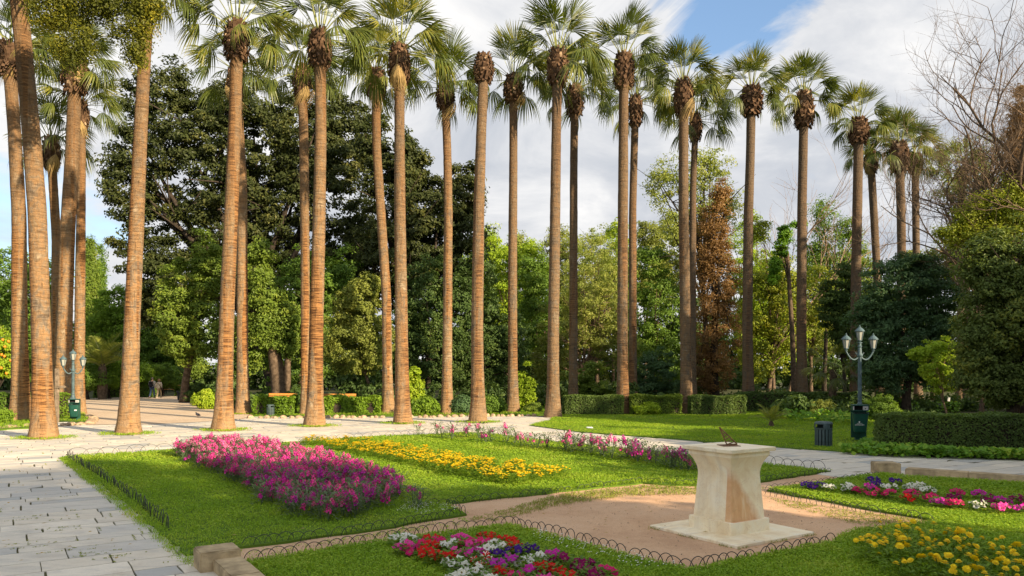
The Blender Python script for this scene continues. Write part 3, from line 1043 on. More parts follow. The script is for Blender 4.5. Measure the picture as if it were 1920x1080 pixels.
PALMS = [
    ('outermost fan palm, its thick foot on the grass verge beside the orange tree', (38, 790), [(38, 600), (38, 400), (30, 250)], (20, 85), 46, 24, 44, 60, 36, 0),
    ('thickest near palm trunk on the flagstones, its head cut off by the picture top', (82, 823), [(80, 600), (76, 400), (67, 250), (55, 100)], (42, -62), 54, 32, 50, 62, 34, 0),
    ('palm with the lamp shadow on its trunk, just behind the wooden signpost', (116, 779), [(122, 600), (130, 400), (138, 280)], (143, 105), 44, 26, 48, 70, 40, 1),
    ('palm behind the small lamp with the green bin, its head hidden by another crown', (146, 777), [(149, 600), (151, 400), (152, 300)], (150, 190), 32, 16, 30, 50, 36, 1),
    ('short slim palm showing between two thick trunks, dark brown head below the others', (112, 772), [(108, 600), (110, 450)], (102, 262), 30, 17, 32, 55, 34, 1),
    ('palm whose crown is hidden by hanging conifer branches, foot beside the sandy path', (240, 815), [(246, 600), (254, 400), (262, 200)], (272, -42), 49, 25, 46, 60, 38, 1),
    ('palm whose foot stands just behind the far end of the pink flower bed', (418, 808), [(424, 600), (431, 400), (438, 200)], (440, 42), 46, 25, 48, 64, 40, 0),
    ('slimmer palm close behind the one at the pink bed, grass tuft at its foot', (456, 777), [(454, 550), (453, 350)], (442, 125), 33, 21, 34, 55, 36, 2),
    ('slender palm half hidden behind a thicker trunk, with hanging straw leaves', (573, 778), [(574, 500), (573, 300)], (570, 132), 25, 19, 34, 50, 38, 3),
    ('thick palm with a cracked foot in front of the leafy rear hedges', (590, 800), [(594, 600), (599, 400), (602, 250)], (601, 62), 44, 23, 46, 62, 42, 0),
    ('palm with a bent trunk that leans away from the thick palm in front of it', (728, 777), [(724, 550), (714, 400), (706, 280)], (705, 132), 30, 18, 40, 48, 40, 0),
    ('straight thick palm with one pale straw leaf hanging at its brown head', (755, 795), [(753, 600), (751, 400), (750, 250)], (750, 92), 40, 21, 42, 66, 42, 1),
    ('palm with a straight grey brown trunk standing on the rock-edged verge', (838, 778), [(839, 600), (840, 400), (838, 280)], (834, 155), 30, 17, 36, 44, 40, 0),
    ('beheaded palm trunk that ends in a bare brown knob without leaves', (896, 793), [(895, 600), (898, 400), (902, 250)], (907, 106), 38, 21, 38, 48, 0, 0),
    ('slender palm next to the beheaded trunk, a small round shrub at its foot', (962, 775), [(961, 550), (962, 350)], (963, 148), 29, 17, 38, 46, 40, 0),
    ('palm at the tip of the mown lawn where the clipped hedge begins', (1037, 783), [(1038, 600), (1041, 400), (1043, 250)], (1046, 95), 36, 20, 42, 60, 42, 0),
    ('slim sunlit palm rising behind the clipped hedge near the lawn tip', (1075, 768), [(1075, 600), (1075, 350)], (1077, 165), 26, 16, 36, 50, 38, 0),
    ('palm with a pale grey scar low on its trunk between two hedges', (1168, 777), [(1167, 600), (1168, 400), (1169, 250)], (1170, 103), 33, 20, 40, 60, 42, 0),
    ('dark slim palm close behind the trunk with the pale scar', (1187, 764), [(1186, 600), (1185, 400)], (1190, 185), 24, 15, 28, 50, 36, 0),
    ('palm in front of the brown ivy tree with a sandy orange foot', (1287, 777), [(1286, 600), (1284, 400), (1284, 280)], (1285, 148), 33, 20, 38, 60, 42, 0),
    ('thin palm almost wholly behind the palm with the orange foot', (1299, 765), [(1299, 550), (1300, 350)], (1305, 215), 22, 13, 26, 46, 36, 0),
    ('grey palm standing at the end of the clipped hedge row, blue sky above it', (1403, 770), [(1401, 600), (1403, 400), (1406, 300)], (1408, 165), 32, 18, 42, 50, 42, 0),
    ('dark grey palm between the small fan palm and the leaning ivy trunk', (1504, 766), [(1502, 600), (1502, 400)], (1505, 178), 30, 18, 38, 60, 42, 0),
    ('palm rising behind the three-armed lamp and the dark bush', (1604, 766), [(1606, 550), (1609, 400)], (1613, 222), 30, 19, 38, 44, 42, 0),
    ('palm with a slanting trunk above the dark bush', (1650, 755), [(1642, 500), (1636, 400)], (1630, 288), 22, 15, 26, 36, 34, 0),
    ('far palm with a bushy head above the dark bush near the bare tree', (1690, 757), [(1688, 500), (1686, 400)], (1682, 272), 23, 17, 36, 50, 38, 0),
    ('far slim palm whose crown touches the twigs of the bare tree', (1722, 755), [(1721, 500), (1720, 400)], (1720, 288), 20, 14, 28, 34, 34, 0),
    ('far palm trunk seen behind the yellow twigs beside the bare tree', (1800, 755), [(1801, 500), (1800, 420)], (1798, 320), 22, 16, 24, 32, 24, 0),
]
for i, a in enumerate(PALMS):
    palm(*a, seed=i + 1)


# grass collars at the feet of the palms on the paving
for u, v, lb in ((82, 823, 'grass collar at the foot of the thickest near palm'), (240, 815, 'grass collar at the foot of the palm by the sandy path'), (418, 808, 'grass collar at the palm behind the pink bed'),
             (590, 800, 'grass collar at the palm with the cracked foot'), (755, 795, 'grass collar at the straight thick palm'), (896, 793, 'grass collar at the beheaded palm'), (456, 777, 'grass clump at the foot of the slimmer palm')):
    c = P(u, v)
    n = 240
    a = nrng.uniform(0, 2 * np.pi, n); r = nrng.uniform(.45, .72, n) * (1 + .7 * np.abs(np.cos(a)) * nrng.random(n))
    blades('foot_grass', np.stack([c.x + np.cos(a) * r, c.y + np.sin(a) * r * .9], 1), .09, .02, M['grass'], .03, 4, .05, lb)

# ------------------------------------------------------------------ leaf masses
def rand_unit(n):
    v = nrng.normal(0, 1, (n, 3))
    return v / np.linalg.norm(v, axis=1)[:, None]


def leaf_quads(c, nrm, L, Wd, fold=.12):
    n = len(c)
    ref = rand_unit(n)
    t = np.cross(nrm, ref); t /= np.linalg.norm(t, axis=1)[:, None] + 1e-9
    b = np.cross(nrm, t)
    L = (L if np.ndim(L) else np.full(n, L)) * nrng.uniform(.65, 1.3, n)
    Wd = Wd / 1.0 * L if np.ndim(Wd) else np.full(n, Wd) * L
    V = np.zeros((n, 4, 3))
    V[:, 0] = c - t * (L / 2)[:, None]
    V[:, 1] = c + b * (Wd / 2)[:, None] + nrm * (L * fold)[:, None]
    V[:, 2] = c + t * (L / 2)[:, None] - nrm * (L * fold * .6)[:, None]
    V[:, 3] = c - b * (Wd / 2)[:, None] + nrm * (L * fold)[:, None]
    return V.reshape(-1, 3), np.arange(n * 4).reshape(n, 4)


class Blob:
    def __init__(s, c, r):
        s.c = np.array(c); s.r = np.array(r)


def PB(Y, *ell):
    """crown lobes from photo ellipses (u, v, ru, rv) standing at distance Y (optional depth offset)"""
    out = []
    for e in ell:
        u, v, ru, rv = e[:4]
        y = Y + (e[4] if len(e) > 4 else 0)
        k = y / FPX
        w = WP(u, v, y)
        out.append(Blob(w, (ru * k, max(ru, rv * .6) * k * .8, rv * k)))
    return out


def clump_points(blobs, nc, cr, shell=.55):
    vol = np.array([np.prod(b.r) ** .75 for b in blobs])
    pick = nrng.choice(len(blobs), nc, p=vol / vol.sum())
    d = rand_unit(nc)
    rad = nrng.uniform(0, 1, nc) ** (1 / 3.0)
    rad = np.where(nrng.random(nc) < shell, nrng.uniform(.78, 1.06, nc), rad)
    c = np.array([b.c for b in blobs])[pick]
    r = np.array([b.r for b in blobs])[pick]
    r = np.maximum(r - cr * .55, r * .4)
    wob = 1 + .13 * np.sin(d[:, 0] * 5 + pick * 1.7) + .12 * np.sin(d[:, 2] * 6.5 + d[:, 1] * 4 + pick)
    p = c + d * r * (rad * wob)[:, None]
    return p, d, pick


def crown_mesh(name, blobs, nc, per, cr, L, Wd, mat, shell=.6, zmin=.25, up=.45, flat=.55, outw=.5, extra=None):
    p, d, pick = clump_points(blobs, nc, cr, shell)
    k = p[:, 2] > zmin
    p, d = p[k], d[k]
    nc = len(p)
    csz = nrng.uniform(.55, 1.25, nc) * cr
    n = nc * per
    off = nrng.normal(0, 1, (n, 3))
    off /= np.linalg.norm(off, axis=1)[:, None]
    off *= (nrng.random(n) ** .45)[:, None]
    off[:, 2] *= flat
    c = np.repeat(p, per, 0) + off * np.repeat(csz, per)[:, None]
    nr = off * .7 + rand_unit(n) * .65 + np.repeat(d, per, 0) * outw
    nr[:, 2] += up
    nr /= np.linalg.norm(nr, axis=1)[:, None]
    ok = c[:, 2] > zmin * .6
    c, nr = c[ok], nr[ok]
    V, F = leaf_quads(c, nr, L, Wd)
    # leaves of one spray resemble each other
    cv = np.repeat(nrng.random(nc), per)[ok]
    rv = np.clip(.5 * cv + .5 * nrng.random(len(c)), 0, 1)
    return mesh_np(name, V, [F], mat, rv=rv), p


def trunk_limbs(base, blobs, tips, r0, mat, fork=.45, nl=10, seed=0, lean=0.0, parent=None, name='trunk', twigs=0, droop=0.0):
    rr = random.Random(seed)
    mb = MB()
    base = Vector(base)
    ctr = Vector(np.mean([b.c for b in blobs], 0)) if blobs else base + Vector((0, 0, 4))
    top = Vector((base.x + (ctr.x - base.x) * .6, base.y + (ctr.y - base.y) * .6, base.z + (ctr.z - base.z) * fork))
    ph = rr.uniform(0, 6)
    path = []
    for i in range(9):
        t = i / 8
        q = base.lerp(top, t)
        q.x += math.sin(t * 4 + ph) * r0 * .5 * t; q.y += math.cos(t * 3 + ph) * r0 * .4 * t
        path.append(q)
    rads = [r0 * (1.35 if i == 0 else 1.08 if i == 1 else 1 - .35 * i / 8) for i in range(9)]
    mb.tube([q - base for q in path], rads, 10)
    tips = list(tips)
    rr.shuffle(tips)
    for tpt in tips[:nl]:
        tp = Vector(tpt)
        s = path[rr.randint(5, 8)]
        m1 = s.lerp(tp, .35) + Vector((rr.uniform(-.1, .1), rr.uniform(-.1, .1), .12)) * (tp - s).length
        m2 = s.lerp(tp, .7) + Vector((rr.uniform(-.08, .08), rr.uniform(-.08, .08), rr.uniform(-.02, .1))) * (tp - s).length
        rb = r0 * rr.uniform(.28, .5)
        pts = []
        for i in range(8):
            t = i / 7
            a = s.lerp(m1, t); b = m1.lerp(m2, t); c = m2.lerp(tp, t)
            pts.append(a.lerp(b, t).lerp(b.lerp(c, t), t) - base)
        mb.tube(pts, [rb * (1 - .82 * i / 7) for i in range(8)], 6)
        for k in range(2 + twigs):
            t0 = pts[rr.randint(3, 6)]
            e = t0 + Vector((rr.uniform(-1, 1), rr.uniform(-1, 1), rr.uniform(-.2, .9))) * (tp - s).length * .28
            mb.tube([t0, t0.lerp(e, .5) + Vector((0, 0, .05)), e], [rb * .32, rb * .2, rb * .06], 5)
    return mb.build(name, mat, parent, smooth=True)


def tree(name, label, base, blobs, nc, per, cr, L, mat, trunk_r=.2, bark='bark', cat='tree', group=None, Wd=.55, shell=.6, fork=.5, nl=10, zmin=.4, up=.45, flat=.55, seed=0, twigs=0, outw=.5):
    base = Vector((base[0], base[1], 0))
    if group != 'park trees outside the view' and name != 'conifer_tree':
        L *= .82; per = int(per * 1.4)
    root = empty(name, base, label, cat, group)
    bl = [Blob(b.c - np.array(base), b.r) for b in blobs]
    me, p = crown_mesh('crown', bl, nc, per, cr, L, Wd, M['lf_' + mat], shell, zmin, up, flat, outw)
    c = link('crown', me, root)
    c['kind'] = 'stuff'
    if trunk_r:
        trunk_limbs((0, 0, -.1), bl, p, trunk_r, M[bark], fork, nl, seed, parent=root, twigs=twigs)
    return root


def at(u, Y): return Vector(((u - 960) / FPX * Y, Y, 0))


# ---- the big dark evergreens
tree('evergreen_oak', 'huge dark evergreen oak with thick limbs behind the path end', at(528, 66),
     PB(66, (300, 200, 80, 90), (250, 330, 70, 110), (270, 450, 75, 100), (370, 300, 90, 130), (470, 270, 100, 130), (590, 260, 100, 130), (660, 260, 60, 90), (600, 420, 110, 130), (450, 430, 110, 120), (340, 520, 90, 80), (540, 540, 110, 80), (660, 500, 60, 110), (420, 200, 60, 60), (290, 570, 60, 50)),
     1500, 74, .95, .38, 'oak', .95, 'bark_dark', nl=34, fork=.42, seed=3, shell=.5)
tree('evergreen_oak', 'rounder dark evergreen tree behind the bent palm trunk', at(770, 60),
     PB(60, (740, 330, 70, 90), (700, 260, 40, 60), (800, 420, 80, 110), (870, 360, 42, 60), (880, 450, 45, 90), (730, 480, 80, 110), (830, 530, 70, 80), (780, 330, 40, 50)),
     640, 72, .85, .35, 'oak', .5, 'bark_dark', nl=20, fork=.4, seed=4, shell=.55)
# ---- understory on the near side of the oaks
tree('laurel_tree', 'yellow green laurel with the black bin at its trunk', at(346, 56),
     PB(55, (350, 540, 50, 75), (320, 590, 38, 70), (395, 500, 45, 70), (380, 610, 50, 70), (345, 640, 45, 50)), 330, 60, .6, .26, 'laurel', .32, 'bark', seed=5, fork=.5)
lt = tree('laurel_tree', 'tall leafy laurel with a thick flaring brown trunk behind the sunlit bench', at(524, 51),
     PB(51, (485, 500, 38, 60), (500, 585, 45, 75), (470, 640, 40, 60), (535, 610, 46, 60), (560, 640, 40, 50)), 340, 60, .6, .24, 'laurel', 0, 'bark', seed=6)
mb = MB()
mb.tube([(.0, 0, -.1), (.05, 0, .5), (.0, 0, 1.2), (-.12, 0, 2.1), (-.3, 0, 3.2), (-.5, .1, 4.6), (-.7, .3, 7)], [.86, .66, .54, .50, .44, .34, .15], 14)
mb.tube([(.3, 0, .6), (.50, 0, 1.7), (.52, 0, 2.6), (.65, 0, 4.2), (.9, .2, 6)], [.36, .26, .22, .16, .06], 10)
mb.build('trunk', M['bark'], lt, smooth=True)
tree('laurel_tree', 'dark green laurel behind the thick palm with the cracked foot', at(555, 58),
     PB(58, (560, 560, 50, 100), (610, 590, 50, 110), (540, 680, 60, 60), (640, 520, 40, 60)), 300, 60, .65, .25, 'mid', .25, 'bark', seed=7)
tree('olive_tree', 'rounded olive green tree with a slanting brown stem behind the hedge', at(700, 50),
     PB(50, (672, 580, 46, 62), (655, 655, 58, 52), (705, 640, 40, 60), (640, 600, 30, 50), (690, 540, 28, 30)), 380, 70, .5, .2, 'olive', .12, 'bark', seed=8, zmin=1.9)
tree('evergreen_shrub_tree', 'deep green bushy tree between the straight palm and the grey brown one', at(800, 56),
     PB(56, (800, 560, 60, 90), (770, 640, 50, 80), (830, 660, 60, 70), (860, 590, 40, 80)), 360, 60, .65, .25, 'dark', .22, 'bark_dark', seed=9)
tree('evergreen_shrub_tree', 'deep green bushy tree behind the beheaded palm', at(905, 57),
     PB(57, (900, 560, 45, 110), (925, 640, 50, 80), (880, 680, 50, 60), (960, 660, 40, 80)), 330, 60, .65, .25, 'dark', .22, 'bark_dark', seed=10)
tree('airy_tree', 'light yellow green tree top against the clouds beside the beheaded palm', at(950, 76),
     PB(76, (935, 480, 45, 55), (985, 500, 50, 55), (960, 570, 70, 70)), 240, 60, .9, .30, 'lime', .3, 'bark', seed=11)
tree('evergreen_shrub_tree', 'compact darker green tree between the slender palm and the lawn tip palm', at(1000, 66),
     PB(66, (1000, 520, 38, 62), (1010, 600, 50, 70), (1000, 680, 60, 60)), 250, 60, .7, .26, 'mid', .22, 'bark', seed=12)
tree('airy_tree', 'thin airy tree with open pale foliage between the slim sunlit palm and the scarred palm', at(1120, 78),
     PB(78, (1080, 480, 40, 50), (1130, 500, 50, 70), (1090, 570, 60, 70), (1160, 520, 40, 60)), 200, 36, .95, .26, 'airy', .22, 'bark', seed=13, nl=22, twigs=3)
tree('olive_tree', 'tangled olive brown shrub tree with bare twigs behind the hedge', at(1095, 60),
     PB(60, (1060, 620, 50, 70), (1120, 600, 60, 80), (1150, 650, 50, 60), (1040, 680, 50, 50)), 330, 44, .65, .22, 'olive', .16, 'bark_pale', seed=14, nl=44, twigs=4)
tree('laurel_bush', 'bright leafy bush behind the hedge next to the slim sunlit palm', at(1115, 50),
     PB(50, (1110, 710, 38, 40), (1140, 740, 45, 30), (1090, 740, 30, 30)), 130, 60, .45, .2, 'laurel', .08, 'bark', 'bush', seed=15, zmin=.2)
tree('laurel_bush', 'dark blue green bush between the scarred palm and the brown tree', at(1228, 50),
     PB(50, (1230, 690, 45, 45), (1210, 735, 45, 35), (1255, 735, 35, 35)), 150, 60, .45, .2, 'blue', .08, 'bark', 'bush', seed=16, zmin=.2)
tree('evergreen_shrub_tree', 'green tree filling the gap behind the dark slim palm', at(1225, 66),
     PB(66, (1220, 520, 50, 70), (1240, 590, 60, 80), (1190, 640, 60, 60), (1260, 660, 50, 70)), 330, 56, .75, .26, 'mid', .25, 'bark', seed=17)
tree('airy_tree', 'tall thin yellow green tree rising above the brown ivy tree', at(1330, 64),
     PB(64, (1290, 320, 70, 45), (1240, 350, 35, 45), (1350, 300, 40, 50), (1320, 390, 60, 60), (1375, 380, 30, 50), (1260, 420, 35, 40)), 230, 36, .8, .24, 'airy', .26, 'bark_dark', seed=18, nl=30, twigs=3, fork=.7)
ivt = tree('ivy_clad_tree', 'dead tree wrapped in dry brown ivy behind the orange-footed palm', at(1340, 50),
     PB(50, (1340, 430, 36, 70), (1342, 520, 50, 80), (1340, 620, 52, 90), (1335, 690, 50, 55), (1352, 365, 24, 40), (1325, 470, 40, 60)), 430, 56, .6, .17, 'brown', .3, 'bark_dark', seed=19, fork=.9, nl=8)
tree('airy_tree', 'yellow green shrub tree behind the leaning ivy trunk', at(1440, 62),
     PB(62, (1430, 560, 50, 80), (1470, 600, 50, 90), (1420, 650, 50, 70), (1460, 520, 40, 50), (1530, 560, 40, 70), (1420, 430, 34, 40)), 360, 46, .75, .24, 'yellow', .2, 'bark', seed=20, nl=24, twigs=2)
tree('ivy_clad_tree', 'leaning stub of a trunk smothered in bright green ivy', at(1490, 56),
     PB(56, (1470, 440, 16, 24), (1462, 475, 16, 34), (1452, 510, 14, 30), (1498, 420, 18, 8)), 90, 60, .4, .2, 'ivy', .2, 'bark', seed=21, fork=.95, nl=5)
tree('airy_tree', 'feathery light green tree against the sky behind the dark grey palm', at(1545, 70),
     PB(70, (1545, 400, 34, 40), (1560, 450, 50, 55), (1520, 480, 36, 40), (1590, 430, 28, 36), (1550, 530, 45, 50)), 190, 34, .85, .25, 'mid', .2, 'bark_dark', seed=22, nl=24, twigs=2, fork=.7)
tree('evergreen_shrub_tree', 'narrow dark tree between the dark grey palm and the dark bush', at(1585, 50),
     PB(50, (1580, 540, 36, 55), (1590, 610, 40, 70), (1560, 580, 30, 50)), 190, 56, .55, .22, 'dark', .14, 'bark_dark', seed=23)
tree('evergreen_bush', 'big dark blue green bush behind the three-armed lamp', at(1700, 39),
     PB(39, (1690, 540, 75, 70), (1640, 600, 55, 70), (1745, 580, 60, 90), (1700, 640, 90, 70), (1660, 690, 60, 50), (1760, 680, 60, 60), (1720, 500, 40, 30)), 720, 60, .5, .19, 'blue', .25, 'bark_dark', 'bush', seed=24, zmin=.5)
tree('airy_tree', 'light green tree peeping over the dark bush', at(1750, 62),
     PB(62, (1710, 480, 30, 25), (1770, 480, 50, 36), (1740, 520, 60, 40)), 130, 44, .75, .24, 'airy', .2, 'bark', seed=25)
tree('evergreen_tree', 'dense dark evergreen tree with yellow tips at the photo edge behind the box hedge', at(1900, 27),
     PB(27, (1855, 500, 55, 75), (1915, 500, 60, 95), (1880, 580, 80, 90), (1850, 630, 60, 80), (1910, 660, 90, 100), (1830, 680, 45, 60), (1990, 570, 80, 150), (1870, 720, 70, 50), (2040, 640, 90, 130)), 1000, 62, .42, .155, 'edge', .25, 'bark_dark', seed=26, zmin=.35)
tree('yellow_shrub_tree', 'thin shrub with yellow young leaves in front of the bare tree', at(1840, 32),
     PB(32, (1860, 390, 50, 40), (1820, 410, 40, 36), (1890, 360, 36, 36), (1780, 440, 36, 24), (1840, 450, 60, 40), (1910, 400, 50, 50)), 300, 40, .42, .15, 'yellow', .1, 'bark', seed=27, nl=26, twigs=2)
tree('airy_tree', 'haze of yellow green twigs between the last palms and the bare tree', at(1810, 46),
     PB(46, (1800, 300, 50, 50), (1830, 350, 55, 50), (1780, 360, 40, 40), (1860, 290, 40, 50)), 150, 24, .6, .16, 'airy', .14, 'bark_pale', seed=28, nl=44, twigs=4, fork=.7)
# ---- back left
tree('evergreen_shrub_tree', 'dark green tree at the photo edge behind the two outermost palms', at(30, 60),
     PB(60, (10, 520, 60, 70), (-50, 560, 70, 90), (60, 580, 60, 90), (100, 540, 40, 60), (40, 660, 60, 60), (110, 640, 40, 70)), 430, 60, .75, .26, 'mid', .3, 'bark', seed=29)
tree('cypress', 'tall narrow cypress beyond the small lamp', at(170, 100),
     PB(100, (170, 470, 9, 28), (168, 510, 13, 40), (172, 560, 17, 50), (175, 620, 20, 60)), 260, 60, .8, .3, 'laurel', .2, 'bark', seed=30, up=.1, flat=1.3)
tree('cypress', 'second shorter cypress beside the tall narrow one', at(186, 104),
     PB(104, (186, 500, 8, 40), (188, 560, 11, 50), (190, 610, 13, 40)), 150, 60, .8, .3, 'mid', .2, 'bark', seed=31, up=.1, flat=1.3)
tree('evergreen_shrub_tree', 'bright green tree far behind the feather palm', at(215, 84),
     PB(84, (215, 570, 40, 40), (190, 620, 40, 50), (240, 620, 45, 50), (270, 570, 30, 40)), 260, 60, .9, .3, 'bush', .25, 'bark', seed=32)
tree('evergreen_shrub_tree', 'green tree over the walkers, far behind the palm at the sandy path', at(280, 84),
     PB(84, (290, 620, 40, 50), (310, 660, 40, 40), (270, 660, 40, 40), (330, 600, 30, 40)), 240, 60, .85, .3, 'mid', .25, 'bark_dark', seed=33)
tree('orange_tree', 'bright green orange tree with ripe fruit at the photo edge', at(-6, 44),
     PB(44, (-5, 650, 34, 42), (20, 670, 26, 36), (-40, 670, 45, 50), (10, 690, 30, 24)), 210, 66, .42, .15, 'lime', .1, 'bark_dark', seed=34, zmin=1.5)
for i, (u, v) in enumerate(((10, 651), (3, 668), (7, 664), (12, 700), (22, 676), (-4, 690), (16, 640))):
    pass
for i, (u, Y, h, w, mm, lb) in enumerate(((205, 64, 3.4, 1.9, 'bush', 'rounded green orange tree beside the feather palm'), (165, 62, 2.9, 1.6, 'mid', 'dark rounded tree right beside the small lamp'), (262, 68, 3.3, 1.7, 'bush', 'rounded tree directly behind the walking couple'), (305, 70, 3.2, 1.6, 'mid', 'rounded tree next to the walking woman'), (228, 72, 3.8, 1.8, 'mid', 'rounded tree peeping past the palm at the sandy path'))):
    c = at(u, Y)
    tree('round_tree', lb, c, [Blob((c.x, c.y, h * .62), (w, w, h * .40)), Blob((c.x + w * .4, c.y, h * .5), (w * .7, w * .7, h * .3)), Blob((c.x - w * .5, c.y, h * .5), (w * .6, w * .6, h * .3))], 150, 60, .5, .2, mm, .12, 'bark_dark', 'tree', 'clipped round trees by the far path', zmin=.9, seed=40 + i)

for i, (u, v, ru, rv, Y, mm, lb) in enumerate(((905, 500, 50, 80, 86, 'lime', 'tall light tree far behind the beheaded palm'), (965, 510, 45, 75, 90, 'airy', 'pale airy tree far behind the slender palm'), (1040, 500, 48, 75, 88, 'olive', 'olive airy tree far behind the lawn tip palm'),
        (1105, 520, 50, 90, 84, 'airy', 'light tree far behind the slim sunlit palm'), (1150, 480, 40, 70, 92, 'lime', 'yellow green tree far behind the scarred palm'), (1210, 490, 45, 80, 86, 'olive', 'olive green tree far behind the dark slim palm'),
        (1255, 470, 40, 80, 90, 'airy', 'airy tree far behind the orange-footed palm'), (1400, 500, 45, 110, 84, 'lime', 'yellow green tree far behind the grey palm'), (1450, 560, 50, 90, 80, 'lime', 'lime green tree far behind the leaning ivy trunk'),
        (1520, 560, 50, 80, 82, 'airy', 'airy tree far behind the dark grey palm'), (1600, 520, 50, 70, 86, 'laurel', 'green tree far behind the lamp'), (1840, 480, 60, 60, 60, 'laurel', 'green tree far behind the yellow shrub'), (60, 560, 60, 70, 88, 'mid', 'green tree far behind the outermost palms'), (330, 640, 50, 60, 92, 'laurel', 'green tree at the very end of the sandy path'))):
    tree('leafy_tree', lb, at(u, Y), PB(Y, (u, v, ru, rv), (u - ru * .5, v + rv * .6, ru * .8, rv * .7), (u + ru * .5, v + rv * .7, ru * .8, rv * .7), (u + ru * .1, v - rv * .55, ru * .55, rv * .5)), 230, 48, .85, .30, mm, .2, 'bark', 'tree', 'leafy trees far behind the palms', seed=80 + i, nl=14)
# a dark wood closing the view between the trunks
def far_wood():
    bl = []
    rr = random.Random(3)
    for k in range(46):
        u = -500 + k * 64
        Y = rr.uniform(88, 104)
        h = rr.uniform(8, 13)
        c = at(u, Y)
        bl.append(Blob((c.x, c.y, h * .5), (3.4, 2.5, h * .55)))
        c = at(u + 30, Y - 4)
        bl.append(Blob((c.x, c.y, 1.6), (3.6, 1.6, 2.6)))
    me, _ = crown_mesh('distant_wood', bl, 4200, 36, 1.4, .62, .6, M['lf_dark'], .6, .0)
    o = link('distant_wood', me)
    prop(o, 'dark mass of far trees closing the view behind the trunks', 'woodland', kind='stuff')
far_wood()
# undergrowth below the crowns
def undergrowth():
    bl = []
    rr = random.Random(8)
    for k in range(60):
        u = 420 + k * 26
        Y = rr.uniform(47, 56) if u < 1480 else rr.uniform(36, 46)
        c = at(u, Y)
        h = rr.uniform(.7, 1.8)
        bl.append(Blob((c.x, c.y, h * .5), (1.1, .9, h * .6)))
    me, _ = crown_mesh('undergrowth', bl, 800, 46, .5, .24, .55, M['lf_dark'], .6, .05)
    prop(link('undergrowth', me), 'shady undergrowth of dark leaves below the trees', 'undergrowth', kind='stuff')
undergrowth()


# ---- bare tree and twigs
def bare_tree(name, label, base, h, r, seed, spread=1.0, lean=(0, 0), levels=5, mat='bark_dark', cat='tree', first=.28):
    rr = random.Random(seed)
    mb = MB()
    root = empty(name, base, label, cat)
    def grow(p, d, L, rad, lev):
        n = 4
        pts = [p]
        q = p.copy(); dd = d.copy()
        for i in range(n):
            dd = (dd + Vector((rr.uniform(-1, 1), rr.uniform(-1, 1), rr.uniform(-.35, .75))) * .24).normalized()
            q = q + dd * L / n
            pts.append(q.copy())
        mb.tube(pts, [rad * (1 - .42 * i / n) for i in range(n + 1)], 7 if lev < 2 else (5 if lev < 3 else 3), cap=False)
        if lev >= levels: return
        nb = rr.randint(3, 4) if lev else 7
        for k in range(nb):
            t = pts[rr.randint(2 if lev else 2, n)]
            a = rr.uniform(0, 6.28)
            side = dd.orthogonal().normalized()
            side.rotate(Quaternion(dd, a))
            nd = (dd * rr.uniform(.5, 1.0) + side * rr.uniform(.5, 1.05) * spread + Vector((0, 0, .18))).normalized()
            grow(t, nd, L * rr.uniform(.55, .8), rad * rr.uniform(.42, .58), lev + 1)
    grow(Vector((0, 0, -.1)), Vector((lean[0], lean[1], 1)).normalized(), h * first, r, 0)
    mb.build('branches', M[mat], root, smooth=True)
    return root
bare_tree('bare_tree', 'leafless tree with spreading dark limbs and fine twigs against the clouds', at(1945, 34), 29, .26, 12, 1.0, (-.03, 0), 6, 'bark', first=.27)
bare_tree('bare_tree', 'second finely twigged leafless tree in front of the brown creeper trunk', at(1895, 37), 24, .17, 23, .95, (-.02, 0), 6, 'bark_pale', first=.30)
bare_tree('bare_tree', 'small leafless tree between the grey palm and the dark grey palm', at(1476, 66), 18, .16, 15, .7, (0, 0), 4, 'bark_pale', first=.45)
o = tree('ivy_clad_tree', 'tall trunk wrapped in dry brown creeper at the photo edge', at(1912, 37),
     PB(37, (1912, 210, 16, 60), (1905, 290, 26, 60), (1900, 360, 30, 50)), 170, 60, .4, .14, 'brown', .25, 'bark_dark', seed=51, fork=.95, nl=5)

# ---- conifer boughs hanging into the picture
cb = at(-420, 23)
tree('conifer_tree', 'near conifer whose yellow green boughs hang before the palm heads', cb,
     PB(23, (100, 10, 50, 55), (115, 80, 26, 46), (150, 40, 30, 50), (140, 115, 18, 40), (200, 10, 60, 34), (160, 90, 22, 30), (262, 40, 34, 52), (255, 105, 22, 34), (225, 60, 30, 24), (272, 5, 40, 40), (185, -50, 95, 50), (-120, -60, 90, 110), (-190, 60, 90, 130)), 760, 110, .42, .085, 'conifer', .20, 'bark_dark', seed=52, fork=.9, nl=3, Wd=.5, flat=.9, up=.15, shell=.5)

